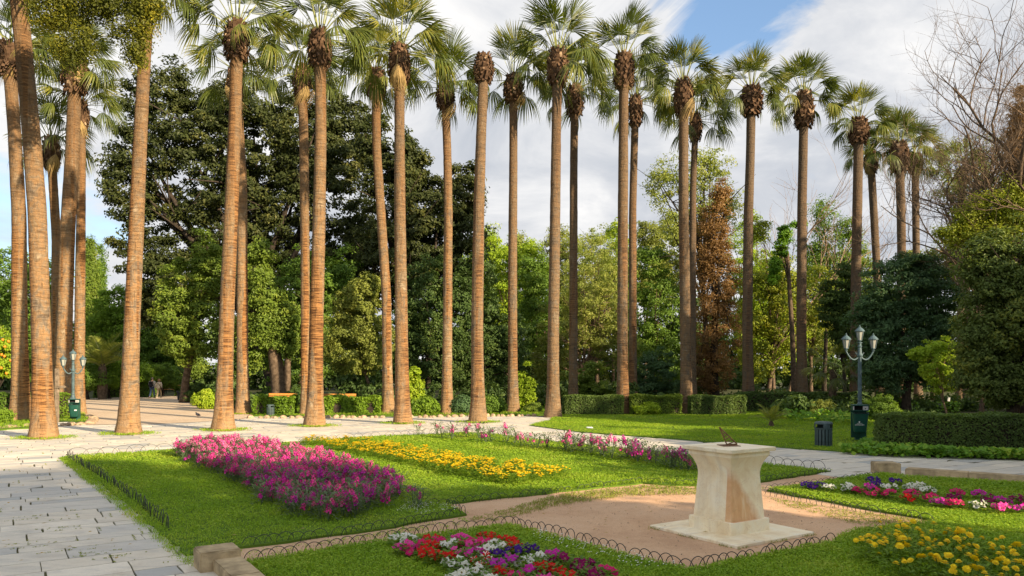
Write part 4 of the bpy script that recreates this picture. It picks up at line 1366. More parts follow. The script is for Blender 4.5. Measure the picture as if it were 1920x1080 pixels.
# ---- unseen trees added outside the picture to throw the garden's shade
for i, (x, y, h, w, lb) in enumerate(((15.0, -5.4, 13.5, 4.6, 'dark unseen shade tree standing behind the viewer, nearest of its row'), (25.0, -14.0, 17.0, 6.5, 'tall dark unseen shade tree behind the viewer, middle of its row'), (12.8, 1.4, 7.0, 3.5, 'low wide shade tree beside the near lawn, outside the view'),
                                      (18.5, 9.5, 7.2, 4.6, 'dark round shade tree beside the low tan wall, outside the view'), (21.5, 15.5, 7.4, 4.4, 'second dark shade tree beside the low tan wall, outside the view'), (29.0, 19.0, 12.5, 4.3, 'tall dark shade tree behind the long box hedge, outside the view'), (36.0, 28.0, 19.5, 6.0, 'very tall dark shade tree past the box hedge, outside the view'), (39.0, 36.5, 21.5, 6.5, 'tallest dark shade tree at the far end past the box hedge, outside the view'))):
    tree('shade_tree', lb, (x, y, 0), [Blob((x, y, h * .58), (w, w, h * .42)), Blob((x + 1, y - 1.5, h * .45), (w * .9, w * .8, h * .32)), Blob((x - 1.5, y + 1, h * .4), (w * .8, w * .8, h * .3))], 560, 46, 1.0, .46, 'dark', .35, 'bark_dark', 'tree', 'park trees outside the view', zmin=.8, seed=60 + i, nl=8)


# ------------------------------------------------------------------ hedges and bushes
def hedge(name, label, x0, x1, y0, y1, h, mat, n, L, rz=0.0, c=None, cat='hedge', group=None, top=None, rough=.06, topmat=None):
    """a clipped hedge: dense leaf shell over a dark woody inside"""
    cx, cy = (x0 + x1) / 2, (y0 + y1) / 2
    lx, ly = (x1 - x0) / 2, (y1 - y0) / 2
    root = empty(name, (cx, cy, 0), label, cat, group, rz)
    mb = MB()
    mb.box((0, 0, h * .47), (lx * 2 - .22, ly * 2 - .22, h * .94 - .12), bev=.06)
    mb.build('woody_core', M['bark_dark'], root)
    A = np.array([2 * lx * h, 2 * ly * h, 4 * lx * ly])
    k = nrng.choice(4, n, p=np.array([A[0] * .62, A[1] * .5, A[1] * .5, A[2] * .9]) / (A[0] * .62 + A[1] + A[2] * .9))
    a, b = nrng.uniform(-1, 1, n), nrng.uniform(-1, 1, n)
    p = np.zeros((n, 3)); nr = np.zeros((n, 3))
    z = (b + 1) / 2 * h
    f = k == 0; p[f] = np.stack([a[f] * lx, np.full(f.sum(), -ly), z[f]], 1); nr[f] = (0, -1, 0)
    f = k == 1; p[f] = np.stack([np.full(f.sum(), -lx), a[f] * ly, z[f]], 1); nr[f] = (-1, 0, 0)
    f = k == 2; p[f] = np.stack([np.full(f.sum(), lx), a[f] * ly, z[f]], 1); nr[f] = (1, 0, 0)
    f = k == 3; p[f] = np.stack([a[f] * lx, b[f] * ly, np.full(f.sum(), h)], 1); nr[f] = (0, 0, 1)
    bump = .5 * np.sin(p[:, 0] * 3.1 + 1) * np.sin(p[:, 2] * 4.3) + .5 * np.sin(p[:, 0] * 7.3 + p[:, 1] * 5)
    p += nr * (bump * rough - np.abs(nrng.normal(0, rough * .9, n)))[:, None]
    nn = nr * .9 + rand_unit(n) * .8; nn[:, 2] += .35
    nn /= np.linalg.norm(nn, axis=1)[:, None]
    V, F = leaf_quads(p, nn, L, .6)
    rv = np.clip(nrng.random(n) * .75 + .25 * (k == 3) * nrng.random(n), 0, 1)
    o = link('foliage', mesh_np('foliage', V, [F], M['lf_' + mat], rv=rv), root)
    o['kind'] = 'stuff'
    return root


hedge('box_hedge', 'long clipped dark green box hedge along the paved walk behind the ivy', 10.35, 18.3, 20.85, 21.75, 1.14, 'hedge', 24000, .075, rough=.06, rz=-.13)
hedge('box_hedge', 'clipped hedge piece between the lawn tip palm and the scarred palm', 2.75, 5.85, 40.2, 41.4, 1.02, 'hedge', 9000, .10, rough=.07)
hedge('box_hedge', 'yellowish hedge piece right of the scarred palm with gaps in its leaves', 6.25, 8.9, 40.2, 41.4, 1.03, 'laurel', 6500, .11, rough=.10)
hedge('box_hedge', 'dark hedge piece between the orange-footed palm and the grey palm', 9.35, 12.2, 40.0, 41.2, 1.02, 'hedge', 8000, .10, rough=.07)
hedge('box_hedge', 'long dark hedge at the back behind the ivy cover', 12.9, 20.2, 43.2, 44.4, 1.1, 'dark', 9000, .12, rough=.07)
hedge('leafy_hedge', 'sunny loose hedge with the little grey bin in front of it', -13.6, -11.55, 40.4, 41.5, .95, 'bush', 4200, .16, rough=.16)
hedge('leafy_hedge', 'sunny loose hedge between the cracked-foot palm and the bent palm', -10.0, -6.95, 40.4, 41.5, .92, 'bush', 6000, .16, rough=.16)
hedge('low_hedge', 'low clipped hedge along the far path behind the small lamp', -36.5, -31.2, 66.8, 67.6, .95, 'mid', 3600, .16, rough=.1)
hedge('low_hedge', 'low clipped hedge behind the walking couple', -31.0, -27.0, 70.6, 71.4, .9, 'mid', 2800, .16, rough=.1)
hedge('low_hedge', 'low hedge at the photo edge behind the outermost palm', -34.0, -27.8, 44.6, 45.4, 1.0, 'mid', 3800, .15, rough=.1)
hedge('small_hedge', 'little clipped hedge block between the signpost and the small lamp', -22.75, -22.05, 37.3, 38.6, 1.25, 'bush', 1500, .11, rough=.08)


def bush(name, label, u, vb, ru, rv, mat, nc, L, cr=.3, zmin=.06, cat='bush', group=None, per=60, **kw):
    b = P(u, vb)
    k = b.y / FPX
    rx, rz_ = ru * k, rv * k
    bl = [Blob((b.x, b.y, rz_ * .95), (rx, rx * .8, rz_)), Blob((b.x - rx * .4, b.y - rx * .2, rz_ * .7), (rx * .6, rx * .6, rz_ * .7)), Blob((b.x + rx * .4, b.y - .1 * rx, rz_ * .75), (rx * .6, rx * .6, rz_ * .75))]
    return tree(name, label, b, bl, nc, per, cr, L, mat, .04, 'bark', cat, group, zmin=zmin, nl=6, **kw)
bush('round_bush', 'bright green bush at the bend of the sandy path beside the black bin', 386, 768, 24, 22, 'lime', 120, .15)
bush('round_bush', 'bright round bush just behind the foot of the straight thick palm', 796, 779, 27, 19, 'bush', 120, .16)
bush('tall_shrub', 'slim bright green shrub standing above the round bush', 776, 772, 20, 46, 'lime', 110, .17)
bush('round_bush', 'blue green bush between the grey brown palm and the beheaded palm', 866, 778, 22, 20, 'blue', 90, .14)
bush('round_bush', 'blue green bush between the beheaded palm and the slender palm', 922, 778, 26, 21, 'mid', 110, .14)
bush('round_bush', 'small clipped ball bush before the clipped hedge', 999, 776, 18, 12, 'laurel', 80, .10, cr=.2)
bush('round_bush', 'yellow green bush at the foot of the scarred palm', 1215, 779, 28, 15, 'lime', 80, .13, cr=.25)
bush('tall_shrub', 'thin yellow leaved shrub before the airy tree, at the lawn tip', 985, 772, 20, 50, 'lime', 70, .16)
bush('rose_bush', 'loose rose bush on the ivy cover in front of the dark grey palm', 1540, 785, 34, 20, 'olive', 90, .10, cr=.25)
bush('rose_bush', 'loose rose bush right behind the green bin of the lamp', 1655, 790, 32, 28, 'mid', 90, .10, cr=.25)
bush('round_bush', 'leafy bush on the verge at the photo edge under the outermost palm', 4, 794, 18, 16, 'bush', 70, .13)
bush('round_bush', 'dark bush under the laurel beside the black bin', 372, 755, 30, 20, 'dark', 90, .2)


def groundcover(label, polys, n, L, mat, hz):
    pts = []
    for pl in polys:
        p = rand_in(pl, int(n * 3))
        pts.append(p[:n])
    p = np.concatenate(pts)
    z = nrng.uniform(.05, 1, len(p)) ** .7 * hz * (.5 + .8 * patchy(p, 1.6, 5))
    c = np.stack([p[:, 0], p[:, 1], z + .03], 1)
    nr = rand_unit(len(p)) * .75; nr[:, 2] += 1.0; nr[:, 1] -= .35
    nr /= np.linalg.norm(nr, axis=1)[:, None]
    V, F = leaf_quads(c, nr, L, .85, .08)
    o = link('ivy_cover', mesh_np('ivy_cover', V, [F], M['lf_ivy'], rv=nrng.random(len(p))))
    prop(o, label, 'ground ivy', kind='stuff')
groundcover('large leaved ivy spilling over the walk edge at the box hedge foot', [PP((1572, 853), (1640, 836), (1650, 846), (1800, 855), (1925, 861), (1925, 866), (1690, 860))], 2600, .14, 'ivy', .26)
groundcover('bright ivy cover behind the mown lawn and the lamp', [PP((1465, 788), (1490, 772), (1580, 766), (1800, 766), (1800, 776), (1640, 779), (1625, 800), (1580, 800))], 4200, .19, 'ivy', .5)


# ---- young tree with a tag, small palms
yt = empty('young_tree', P(1782, 800), 'young tree with fresh light green leaves and a white tag, behind the box hedge', 'young tree')
Yy = yt.location.y
bl = [Blob(b.c - np.array(yt.location), b.r) for b in PB(Yy, (1770, 655, 34, 26), (1740, 660, 34, 24), (1755, 692, 38, 28), (1772, 722, 24, 26), (1715, 664, 18, 14))]
me, p = crown_mesh('crown', bl, 170, 44, .24, .11, .55, M['lf_fresh'], .5, .5)
c = link('crown', me, yt); c['kind'] = 'stuff'
trunk_limbs((0, 0, -.05), bl, p, .045, M['bark_pale'], .55, 14, 3, parent=yt, twigs=1)
mb = MB(); mb.box((0, 0, 0), (.10, .012, .16))
tg = mb.build('tag', M['print'], yt, (-.10, -.06, 1.15), (0, .12, 0))


def small_fan_palm(label, base, h, nl, s, tr, mat=None):
    root = empty('small_fan_palm', base, label, 'palm')
    mb = MB()
    rr = random.Random(4)
    pts = [Vector((0.0 + .03 * math.sin(i), 0, h * i / 10)) for i in range(11)]
    mb.tube(pts, [tr * (1.1 - .25 * i / 10) for i in range(11)], 12)
    for i in range(60):
        a = i * 2.4; z = h * (i + .5) / 60
        v0 = Vector((math.cos(a), math.sin(a), 0))
        w = Vector((-math.sin(a), math.cos(a), 0))
        q = v0 * tr * .9 + Vector((0, 0, z))
        mb.add([q - w * .06, q + w * .06, q + v0 * .10 + Vector((0, 0, .10)), q + Vector((0, 0, -.08))], [(0, 1, 2), (1, 3, 2), (3, 0, 2)], 0)
    mb.build('trunk', M['bark'], root)
    for i in range(nl):
        f = (i + .5) / nl
        el = math.radians(72 - 95 * f + rr.uniform(-8, 8)); az = i * 2.39996
        me = rr.choice(LEAF_UP if f < .3 else LEAF_MID)
        o = link('palm_leaf', me, root)
        o.matrix_local = Matrix.Translation((0, 0, h + .05)) @ Matrix.Rotation(az, 4, 'Z') @ Matrix.Rotation(-el, 4, 'Y') @ Matrix.Scale(s * rr.uniform(.85, 1.1), 4)
    return root
small_fan_palm('low fan palm with a shaggy trunk behind the hedge, beside the lamp', at(1562, 41), 2.4, 16, .72, .2)


def feather_leaf(name, L, n, wl, curve, mats, seed=0):
    rr = random.Random(seed)
    mb = MB()
    pts = []
    for i in range(9):
        t = i / 8
        pts.append(Vector((L * t * (1 - .12 * curve * t), 0, -curve * L * .45 * t ** 2.2)))
    mb.tube(pts, [.016 * (1 - .8 * i / 8) for i in range(9)], 5)
    for i in range(n):
        t = .14 + .86 * i / n
        q = pts[min(7, int(t * 8))].lerp(pts[min(8, int(t * 8) + 1)], t * 8 - int(t * 8))
        for sd in (-1, 1):
            l = wl * math.sin(math.pi * min(1, t * .85 + .15)) * rr.uniform(.85, 1.1) + .05
            d = Vector((.62, sd * .72, .12 + rr.uniform(-.15, .15)))
            e = q + d * l + Vector((0, 0, -.18 * l))
            m_ = q + d * l * .5
            mb.add([q, m_ + Vector((.018, 0, 0)), e, m_ - Vector((.018, 0, 0))], [(0, 1, 2, 3)], 1)
    return mb.mesh(name, mats)
FEA = [feather_leaf('palm_leaf', 1.0, 26, .30, .7 + .3 * i, [M['petiole'], M['lf_olive']], i) for i in range(2)]
def feather_palm(name, label, base, n, s, stem):
    root = empty(name, base, label, 'palm')
    rr = random.Random(6)
    mb = MB(); mb.lathe([(.10 * s, -.03), (.13 * s, stem * .4), (.09 * s, stem), (.03 * s, stem * 1.25)], 10)
    mb.build('stem', M['bark'], root)
    for i in range(n):
        f = (i + .5) / n
        o = link('palm_leaf', FEA[i % 2], root)
        o.matrix_local = Matrix.Translation((0, 0, stem)) @ Matrix.Rotation(i * 2.4, 4, 'Z') @ Matrix.Rotation(-math.radians(82 - 55 * f), 4, 'Y') @ Matrix.Scale(s * rr.uniform(.85, 1.1), 4)
feather_palm('small_feather_palm', 'small feathery palm growing alone on the mown lawn', P(1446, 801), 11, .95, .22)
feather_palm('feather_palm', 'feather palm with arching pale leaves far behind the lamp with the green bin', at(192, 62), 16, 3.2, 2.6)

# ------------------------------------------------------------------ sundial pedestal
PED = Vector((3.18, 11.19, 0.012))
ped = empty('sundial_pedestal', PED, 'cream marble pedestal with flared top and orange stain on its square base slab', 'pedestal', rz=GANG)
mb = MB(); mb.box((0, 0, .020), (1.62, 1.64, .045), bev=.006)
mb.build('base_slab', M['marble'], ped)
mb = MB(); mb.box((0, .03, .035 + .09), (.80, .80, .18), bev=.008)
mb.build('plinth', M['marble'], ped)


def square_loft(prof, bev=.012):
    """square plan with slightly eased corners"""
    vs, fs = [], []
    n = 8
    for (h, z) in prof:
        b = bev
        vs += [(-h + b, -h, z), (h - b, -h, z), (h, -h + b, z), (h, h - b, z), (h - b, h, z), (-h + b, h, z), (-h, h - b, z), (-h, -h + b, z)]
    for i in range(len(prof) - 1):
        for k in range(n):
            k2 = (k + 1) % n
            fs.append((i * n + k, i * n + k2, i * n + n + k2, i * n + n + k))
    fs.append(tuple(reversed(range(n)))); fs.append(tuple(range((len(prof) - 1) * n, len(prof) * n)))
    return vs, fs


prof = [(.358, .214)]
for i in range(33):
    t = i / 32
    z = .214 + t * .90
    h = .358 - .050 * min(1, t / .75) + .095 * max(0, (t - .60) / .40) ** 2.6
    prof.append((h, z + .001))
prof += [(.410, 1.117), (.410, 1.165), (.402, 1.183)]
vs, fs = square_loft(prof)
mb = MB(); mb.add([(v[0], v[1] + .03, v[2]) for v in vs], fs)
mb.build('shaft', M['marble'], ped)
mb = MB(); mb.box((0, .03, 1.183 + .03), (.93, .93, .058), bev=.008)
mb.build('cap_slab', M['marble'], ped)

ctr = PED + Vector((E2.x * .03, E2.y * .03, 1.243))
sdl = empty('sundial', ctr, 'small rusty bronze sundial with openwork gnomon on top of the pedestal', 'sundial', rz=.12)
mb = MB(); mb.box((0, 0, .004), (.26, .26, .010), bev=.002)
mb.lathe([(.09, .0095), (.09, .014), (.0, .014)], 20)
mb.build('dial_plate', M['bronze'], sdl)
mb = MB()
T = Matrix.Rotation(0, 4, 'Z')
def bar(a, b, r=.007):
    mb.tube([Vector(a), Vector(b)], r, 6)
tip = (-.14, 0, .27)
bar((.13, 0, .02), (-.02, 0, .02), .010); bar((.13, 0, .02), tip, .010); bar((-.03, 0, .02), tip, .009)
for i in range(1, 7):
    t = i / 7
    p1 = Vector((.13, 0, .02)).lerp(Vector(tip), t); p2 = Vector((-.03, 0, .02)).lerp(Vector(tip), max(0, t - .16))
    bar(p1, p2, .007)
    c_ = p1.lerp(p2, .5)
    mb.lathe([(.012, -.006), (.016, 0), (.012, .006)], 8, tuple(c_))
mb.build('gnomon', M['bronze'], sdl)

# ------------------------------------------------------------------ stone blocks and low walls
def stone_block(name, label, cat, c, size, rz, mat='stone', n=5):
    """a hewn block with slightly uneven faces and worn edges"""
    bm = bmesh.new()
    bmesh.ops.create_cube(bm, size=1)
    for v in bm.verts: v.co = Vector((v.co.x * size[0], v.co.y * size[1], v.co.z * size[2] + size[2] / 2))
    bmesh.ops.bevel(bm, geom=list(bm.edges), offset=.014, segments=2, affect='EDGES')
    bmesh.ops.subdivide_edges(bm, edges=[e for e in bm.edges if e.calc_length() > .12], cuts=n, use_grid_fill=True)
    rr = random.Random(int(size[0] * 1000))
    for v in bm.verts:
        v.co += Vector((rr.uniform(-1, 1), rr.uniform(-1, 1), rr.uniform(-1, 1))) * .0035
    bmesh.ops.triangulate(bm, faces=[f for f in bm.faces if len(f.verts) > 4])
    me = bpy.data.meshes.new(name); bm.to_mesh(me); bm.free()
    me.materials.append(M[mat])
    o = link(name, me, None, c, (0, 0, rz))
    return prop(o, label, cat)


c0 = Vector((-3.58, 8.84, 0)) + E1 * .22 + E2 * .20
stone_block('stone_block', 'square tan stone block at the head of the low wall by the flagstones', 'stone block', (c0.x, c0.y, .0), (.46, .40, .248), GANG)
c1 = Vector((-3.58, 8.84, 0)) + E1 * .30 - E2 * 1.02
wl = empty('low_wall', (c1.x, c1.y, 0), 'low tan coping wall running from the block towards the viewer', 'low wall', rz=GANG)
for i, yy in enumerate((.68, -.32, -1.34, -2.36)):
    o = stone_block('coping_stone', None, None, (0, yy, 0), (.33, 1.0, .155), 0)
    o.parent = wl
c2 = Vector((8.45, 17.15, 0))
stone_block('stone_block', 'pale tan stone block at the end of the dirt path on the far side', 'stone block', (c2.x, c2.y + .22, 0), (.50, .46, .28), -.10)
d = Vector((1.8, -1.38, 0)).normalized()
wr = empty('low_wall', (9.0, 16.95, 0), 'low tan coping wall in front of the box hedge, behind the petunias', 'low wall', rz=math.atan2(d.y, d.x))
for i in range(5):
    o = stone_block('coping_stone', None, None, (.32 + i * 1.22, .13, 0), (1.215, .34, .175), 0)
    o.parent = wr

# ------------------------------------------------------------------ wire hoop edging
def hoop_mesh(w, h, r=.0055):
    r *= .8; h *= .82
    pts = []
    n = 12
    for i in range(n + 1):
        a = math.pi * i / n
        x = -math.cos(a) * w / 2
        pts.append(Vector((x, 0, h * math.sin(a) ** .8 if h <= w else (h - w / 2) + math.sin(a) * w / 2)))
    pts = [Vector((-w / 2, 0, -.04))] + pts + [Vector((w / 2, 0, -.04))]
    mb = MB(); mb.tube(pts, r, 5)
    return mb.mesh('hoop', M['wire'], True)
HM = {}


def hoop_fence(label, pix_pts, w, h, sp, z=.03, r=.0065, lean=.12):
    rr = random.Random(len(label))
    pts = [P(*q) for q in pix_pts]
    key = (w, h, r)
    if key not in HM: HM[key] = hoop_mesh(w, h, r)
    root = empty('wire_edging', (pts[0].x, pts[0].y, 0), label, 'garden edging', 'low wire hoop edgings of the lawns')
    k = 0
    for a, b in zip(pts[:-1], pts[1:]):
        L = (b - a).length
        n = max(1, round((L - w * .4) / sp))
        az = math.atan2(b.y - a.y, b.x - a.x)
        for i in range(n):
            q = a.lerp(b, (i * sp + w / 2) / L if L > w else .5) - pts[0]
            o = link('hoop', HM[key], root, (q.x + rr.uniform(-.012, .012), q.y + rr.uniform(-.012, .012), z + rr.uniform(-.02, .012)),
                     (rr.gauss(0, lean * .8) + (.05 if k % 2 else -.05), rr.uniform(-.05, .05), az + rr.uniform(-.10, .10) + (.03 if k % 2 else -.03)))
            k += 1


hoop_fence('tight row of tall dark wire hoops between the flagstones and the big lawn', [(126, 861), (200, 908), (260, 953), (318, 1003)], .24, .31, .19, .0, .0068, .16)
hoop_fence('wide wire hoops along the back of the big lawn towards the pink bed', [(126, 859), (330, 847)], .52, .30, .36, .02, .006)
hoop_fence('faint wire hoops behind the yellow marigold strip', [(560, 832), (720, 822), (868, 812)], .42, .26, .32, .02, .006)
hoop_fence('wire hoops along the paved walk behind the sparse pink row', [(868, 812), (1150, 841), (1430, 872), (1556, 885)], .36, .27, .25, .02, .0065)
hoop_fence('wire hoops along the lawn side of the narrow dirt path', [(452, 1030), (620, 1009), (740, 992), (872, 968), (838, 949)], .25, .19, .155, .0, .006)
hoop_fence('wire hoops between the big lawn and the dirt court', [(800, 951), (960, 936), (1080, 922), (1210, 907), (1262, 912), (1318, 912)], .25, .17, .17, .0, .006)
hoop_fence('black wire hoops between the narrow dirt path and the front lawn', [(456, 1057), (700, 1020), (850, 998), (958, 986)], .25, .19, .155, .0, .0065)
hoop_fence('black wire hoops in front of the dirt court, left of the pedestal slab', [(960, 986), (1080, 1018), (1180, 1046), (1292, 1074)], .24, .20, .15, .0, .007)
hoop_fence('black wire hoops between the dirt court and the near marigolds', [(1292, 1074), (1420, 1050), (1572, 1020)], .24, .20, .15, .0, .007)
hoop_fence('wire hoops between the petunia lawn and the dirt court', [(1432, 929), (1540, 949), (1660, 968), (1756, 982)], .25, .19, .16, .0, .0065)
hoop_fence('wire hoops along the petunia lawn beside the far dirt path', [(1434, 924), (1540, 909), (1650, 895)], .25, .17, .18, .0, .006)
hoop_fence('wire hoops on the far side of the dirt path beyond the pedestal', [(1424, 906), (1500, 896), (1558, 886)], .25, .17, .18, .0, .006)

# ------------------------------------------------------------------ border rocks
def rock_mesh(seed):
    rr = random.Random(seed)
    bm = bmesh.new()
    bmesh.ops.create_icosphere(bm, subdivisions=2, radius=.5)
    for v in bm.verts:
        v.co *= rr.uniform(.86, 1.1)
        v.co.x *= 1.0; v.co.y *= .8; v.co.z *= .72
    me = bpy.data.meshes.new('border_rock'); bm.to_mesh(me); bm.free()
    me.materials.append(M['rock'])
    return me
RK = [rock_mesh(i) for i in range(5)]
def rocks(label, uvs, s0, s1, zs=1.0, step=None):
    rr = random.Random(2)
    p0 = P(*uvs[0])
    root = empty('rock_border', p0, label, 'rock border')
    pts = [P(*q) for q in uvs]
    for a, b in zip(pts[:-1], pts[1:]):
        L = (b - a).length; t = 0
        while t < L:
            s = rr.uniform(s0, s1)
            q = a.lerp(b, t / L) - p0
            o = link('rock', rr.choice(RK), root, (q.x, q.y + rr.uniform(-.06, .06), s * .14), (rr.uniform(-.3, .3), rr.uniform(-.3, .3), rr.uniform(0, 6)))
            o.scale = (s, s, s * zs)
            t += s * rr.uniform(.75, 1.25)
rocks('row of rough tan rocks edging the verge below the sunny hedges', [(470, 785), (600, 785), (728, 784)], .24, .42)
rocks('row of rough greyish rocks edging the verge from the straight palm to the slender palm', [(770, 784), (900, 782), (1005, 781)], .22, .40)
rocks('curved row of flat kerb stones round the verge of the small lamp', [(88, 801), (130, 799), (168, 796), (176, 789), (168, 782)], .35, .55, .6)
rocks('kerb stones at the photo edge before the outermost palm', [(-30, 808), (20, 804), (58, 801)], .35, .55, .6)

# ------------------------------------------------------------------ lamps
def lantern(root, c, s=1.0):
    """six sided tapered lantern: cage, milky panes, cap and finial"""
    mb = MB()
    rb, rt, h = .085 * s, .155 * s, .34 * s
    mb.lathe([(.03 * s, -.05 * s), (.055 * s, -.03 * s), (rb * 1.06, 0), (rb * 1.06, .02 * s)], 6)
    for k in range(6):
        a = math.pi / 3 * k
        mb.tube([(rb * math.cos(a), rb * math.sin(a), .01 * s), (rt * math.cos(a), rt * math.sin(a), h)], .010 * s, 5)
    o = mb.build('lantern', M['green_paint'], root, c)
    mb = MB(); mb.lathe([(rb * .93, .02 * s), (rt * .93, h)], 6)
    mb.build('glass', M['lamp_glass'], o)
    mb = MB(); mb.lathe([(rt * 1.16, h - .005), (rt * 1.16, h + .02 * s), (rt * .95, h + .06 * s), (rt * .55, h + .125 * s), (rt * .30, h + .15 * s), (rt * .30, h + .175 * s), (.018 * s, h + .19 * s), (.024 * s, h + .215 * s), (.004, h + .25 * s)], 12)
    mb.build('cap', M['green_paint'], o)
    return o


def street_lamp(label, base, H, rz, side):
    root = empty('street_lamp', base, label, 'street lamp', 'old style park lamps with three lanterns', rz)
    mb = MB()
    mb.box((0, 0, .22), (.24, .24, .48), bev=.02)
    mb.lathe([(.17, .44), (.17, .50), (.12, .56), (.115, .95), (.14, .98), (.14, 1.03), (.09, 1.10), (.075, 1.22), (.085, 1.25), (.06, 1.30), (.052, H - 1.06), (.085, H - 1.03), (.095, H - .98), (.07, H - .92), (.055, H - .74), (.075, H - .70), (.05, H - .66), (.05, H - .60), (.08, H - .585), (.08, H - .565), (.03, H - .55)], 14)
    for k in range(10):
        a = 2 * math.pi * k / 10
        mb.tube([(math.cos(a) * .056, math.sin(a) * .056, 1.32), (math.cos(a) * .052, math.sin(a) * .052, H - 1.08)], .010, 4, False)
    mb.build('pole', M['green_paint'], root)
    for sd in (-1, 1):
        mb = MB()
        pts = []
        for i in range(13):
            t = i / 12
            x = side * t
            z = H - 1.0 - .17 * math.sin(math.pi * min(1, t * .95)) * (1 - t * .2) + .16 * t ** 3
            pts.append((sd * x, 0, z))
        mb.tube(pts, [.026] * 13, 7)
        # scroll against the pole
        sp = []
        for i in range(15):
            a = i / 14 * 4.6
            r = .085 - .005 * i
            sp.append((sd * (.11 + math.cos(a + 2.2) * r), 0, H - .90 + math.sin(a + 2.2) * r))
        mb.tube(sp, .013, 5)
        mb.lathe([(.03, 0), (.05, .03), (.03, .05)], 8, (sd * side, 0, pts[-1][2]))
        mb.build('arm', M['green_paint'], root)
        lantern(root, (sd * side, 0, pts[-1][2] + .09), .88)
    lantern(root, (0, 0, H - .50), .88)
    return root


def litter_bin(label, base, rz, s=1.0, group=None):
    """flip-front bin clamped to a lamp pole: back, hood, bucket, ashtray plate, print"""
    root = empty('litter_bin', base, label, 'litter bin', group, rz)
    w = .44 * s
    mb = MB(); mb.box((0, .16 * s, .62 * s), (w * 1.0, .05 * s, 1.0 * s), bev=.02)
    mb.box((0, .22 * s, .30 * s), (.16 * s, .07 * s, .5 * s))
    mb.build('back_panel', M['bin_green'], root)
    mb = MB()
    mb.box((0, 0, 1.115 * s), (w * 1.02, .36 * s, .03 * s), bev=.012)
    mb.box((-w * .49, 0, 1.03 * s), (.02 * s, .34 * s, .15 * s)); mb.box((w * .49, 0, 1.03 * s), (.02 * s, .34 * s, .15 * s))
    mb.box((0, -.165 * s, .955 * s), (w * 1.0, .03 * s, .028 * s), bev=.01)
    mb.build('hood', M['bin_green'], root)
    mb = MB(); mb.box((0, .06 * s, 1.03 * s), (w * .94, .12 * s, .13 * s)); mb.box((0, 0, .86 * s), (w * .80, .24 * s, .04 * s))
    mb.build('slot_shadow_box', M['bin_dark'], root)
    mb = MB(); mb.box((w * .31, -.168 * s, 1.03 * s), (w * .34, .014 * s, .115 * s), bev=.003); mb.box((-w * .45, -.168 * s, 1.03 * s), (w * .08, .014 * s, .115 * s))
    o = mb.build('ashtray_plate', M['steel'], root)
    mb = MB(); mb.box((w * .30, -.178 * s, 1.02 * s), (.03 * s, .008 * s, .025 * s))
    mb.build('snuffer_hole', M['bin_dark'], o)
    # bucket: tapered, its rim tipped forward
    vs, fs = [], []
    rings = [(.16, .150, .13, .30), (.175, .165, .145, .34), (.222, .215, .17, .86), (.235, .228, .178, .875), (.235, .228, .178, .90), (.205, .195, .150, .90), (.16, .15, .12, .42)]
    n = 20
    for (hx, fy, by, z) in rings:
        for k in range(n):
            a = 2 * math.pi * k / n
            cx, sx = math.cos(a), math.sin(a)
            px_ = hx * s * (abs(cx) ** .45) * (1 if cx >= 0 else -1)
            py_ = (by if sx > 0 else fy) * s * (abs(sx) ** .55) * (1 if sx >= 0 else -1)
            vs.append((px_, py_ * .95 - .03 * s - (z - .3) * .09 * s, z * s - (.03 * s if sx < 0 and z > .8 else 0)))
    for i in range(len(rings) - 1):
        for k in range(n):
            k2 = (k + 1) % n
            fs.append((i * n + k, i * n + k2, i * n + n + k2, i * n + n + k))
    fs.append(tuple(reversed(range(n)))); fs.append(tuple(range((len(rings) - 1) * n, len(rings) * n)))
    mb = MB(); mb.add(vs, fs)
    bk = mb.build('bucket', M['bin_green'], root, smooth=False)
    return root, bk, s


def print_text(body, parent, loc, size, mat):
    cu = bpy.data.curves.new('print', 'FONT')
    cu.body = body; cu.size = size; cu.align_x = 'CENTER'
    tmp = bpy.data.objects.new('print', cu); COL.objects.link(tmp)
    dg = bpy.context.evaluated_depsgraph_get()
    me = bpy.data.meshes.new_from_object(tmp.evaluated_get(dg))
    bpy.data.objects.remove(tmp)
    me.materials.clear(); me.materials.append(mat)
    o = link('print', me, parent, loc, (math.radians(96), 0, 0))
    return o


lb = P(1612, 828)
street_lamp('grey green lamp with three lanterns above the ivy, a dark bin on its post', lb, 3.85, .05, .46)
b_, bk, s_ = litter_bin('dark green litter bin hung on the lamp post, white print on its bucket', (lb.x - .16, lb.y - .34, .02), -.25, 1.08, 'green litter bins on lamp posts')
print_text('ΔΗΜΟΣ', bk, (-.045, -.268, .60), .045, M['print'])
print_text('ΑΘΗΝΑΙΩΝ', bk, (-.045, -.263, .555), .052, M['print'])
mb = MB()
mb.lathe([(.020, 0), (.024, .012), (.012, .014)], 12)
mb.box((0, .0, .02), (.012, .06, .008))
mb.build('emblem', M['print'], bk, (-.055, -.271, .67), (math.radians(96), 0, 0))
lb2 = P(137, 789)
street_lamp('small looking lamp with three lanterns in front of twin palm trunks', lb2, 3.35, .55, .40)
b_, bk, s_ = litter_bin('sunlit green litter bin on the far lamp post by the sandy path', (lb2.x + .22, lb2.y - .26, -.10), .35, 1.0, 'green litter bins on lamp posts')
mb = MB(); mb.box((0.08, -.268, .62), (.10, .004, .05)); mb.build('print', M['print'], bk)

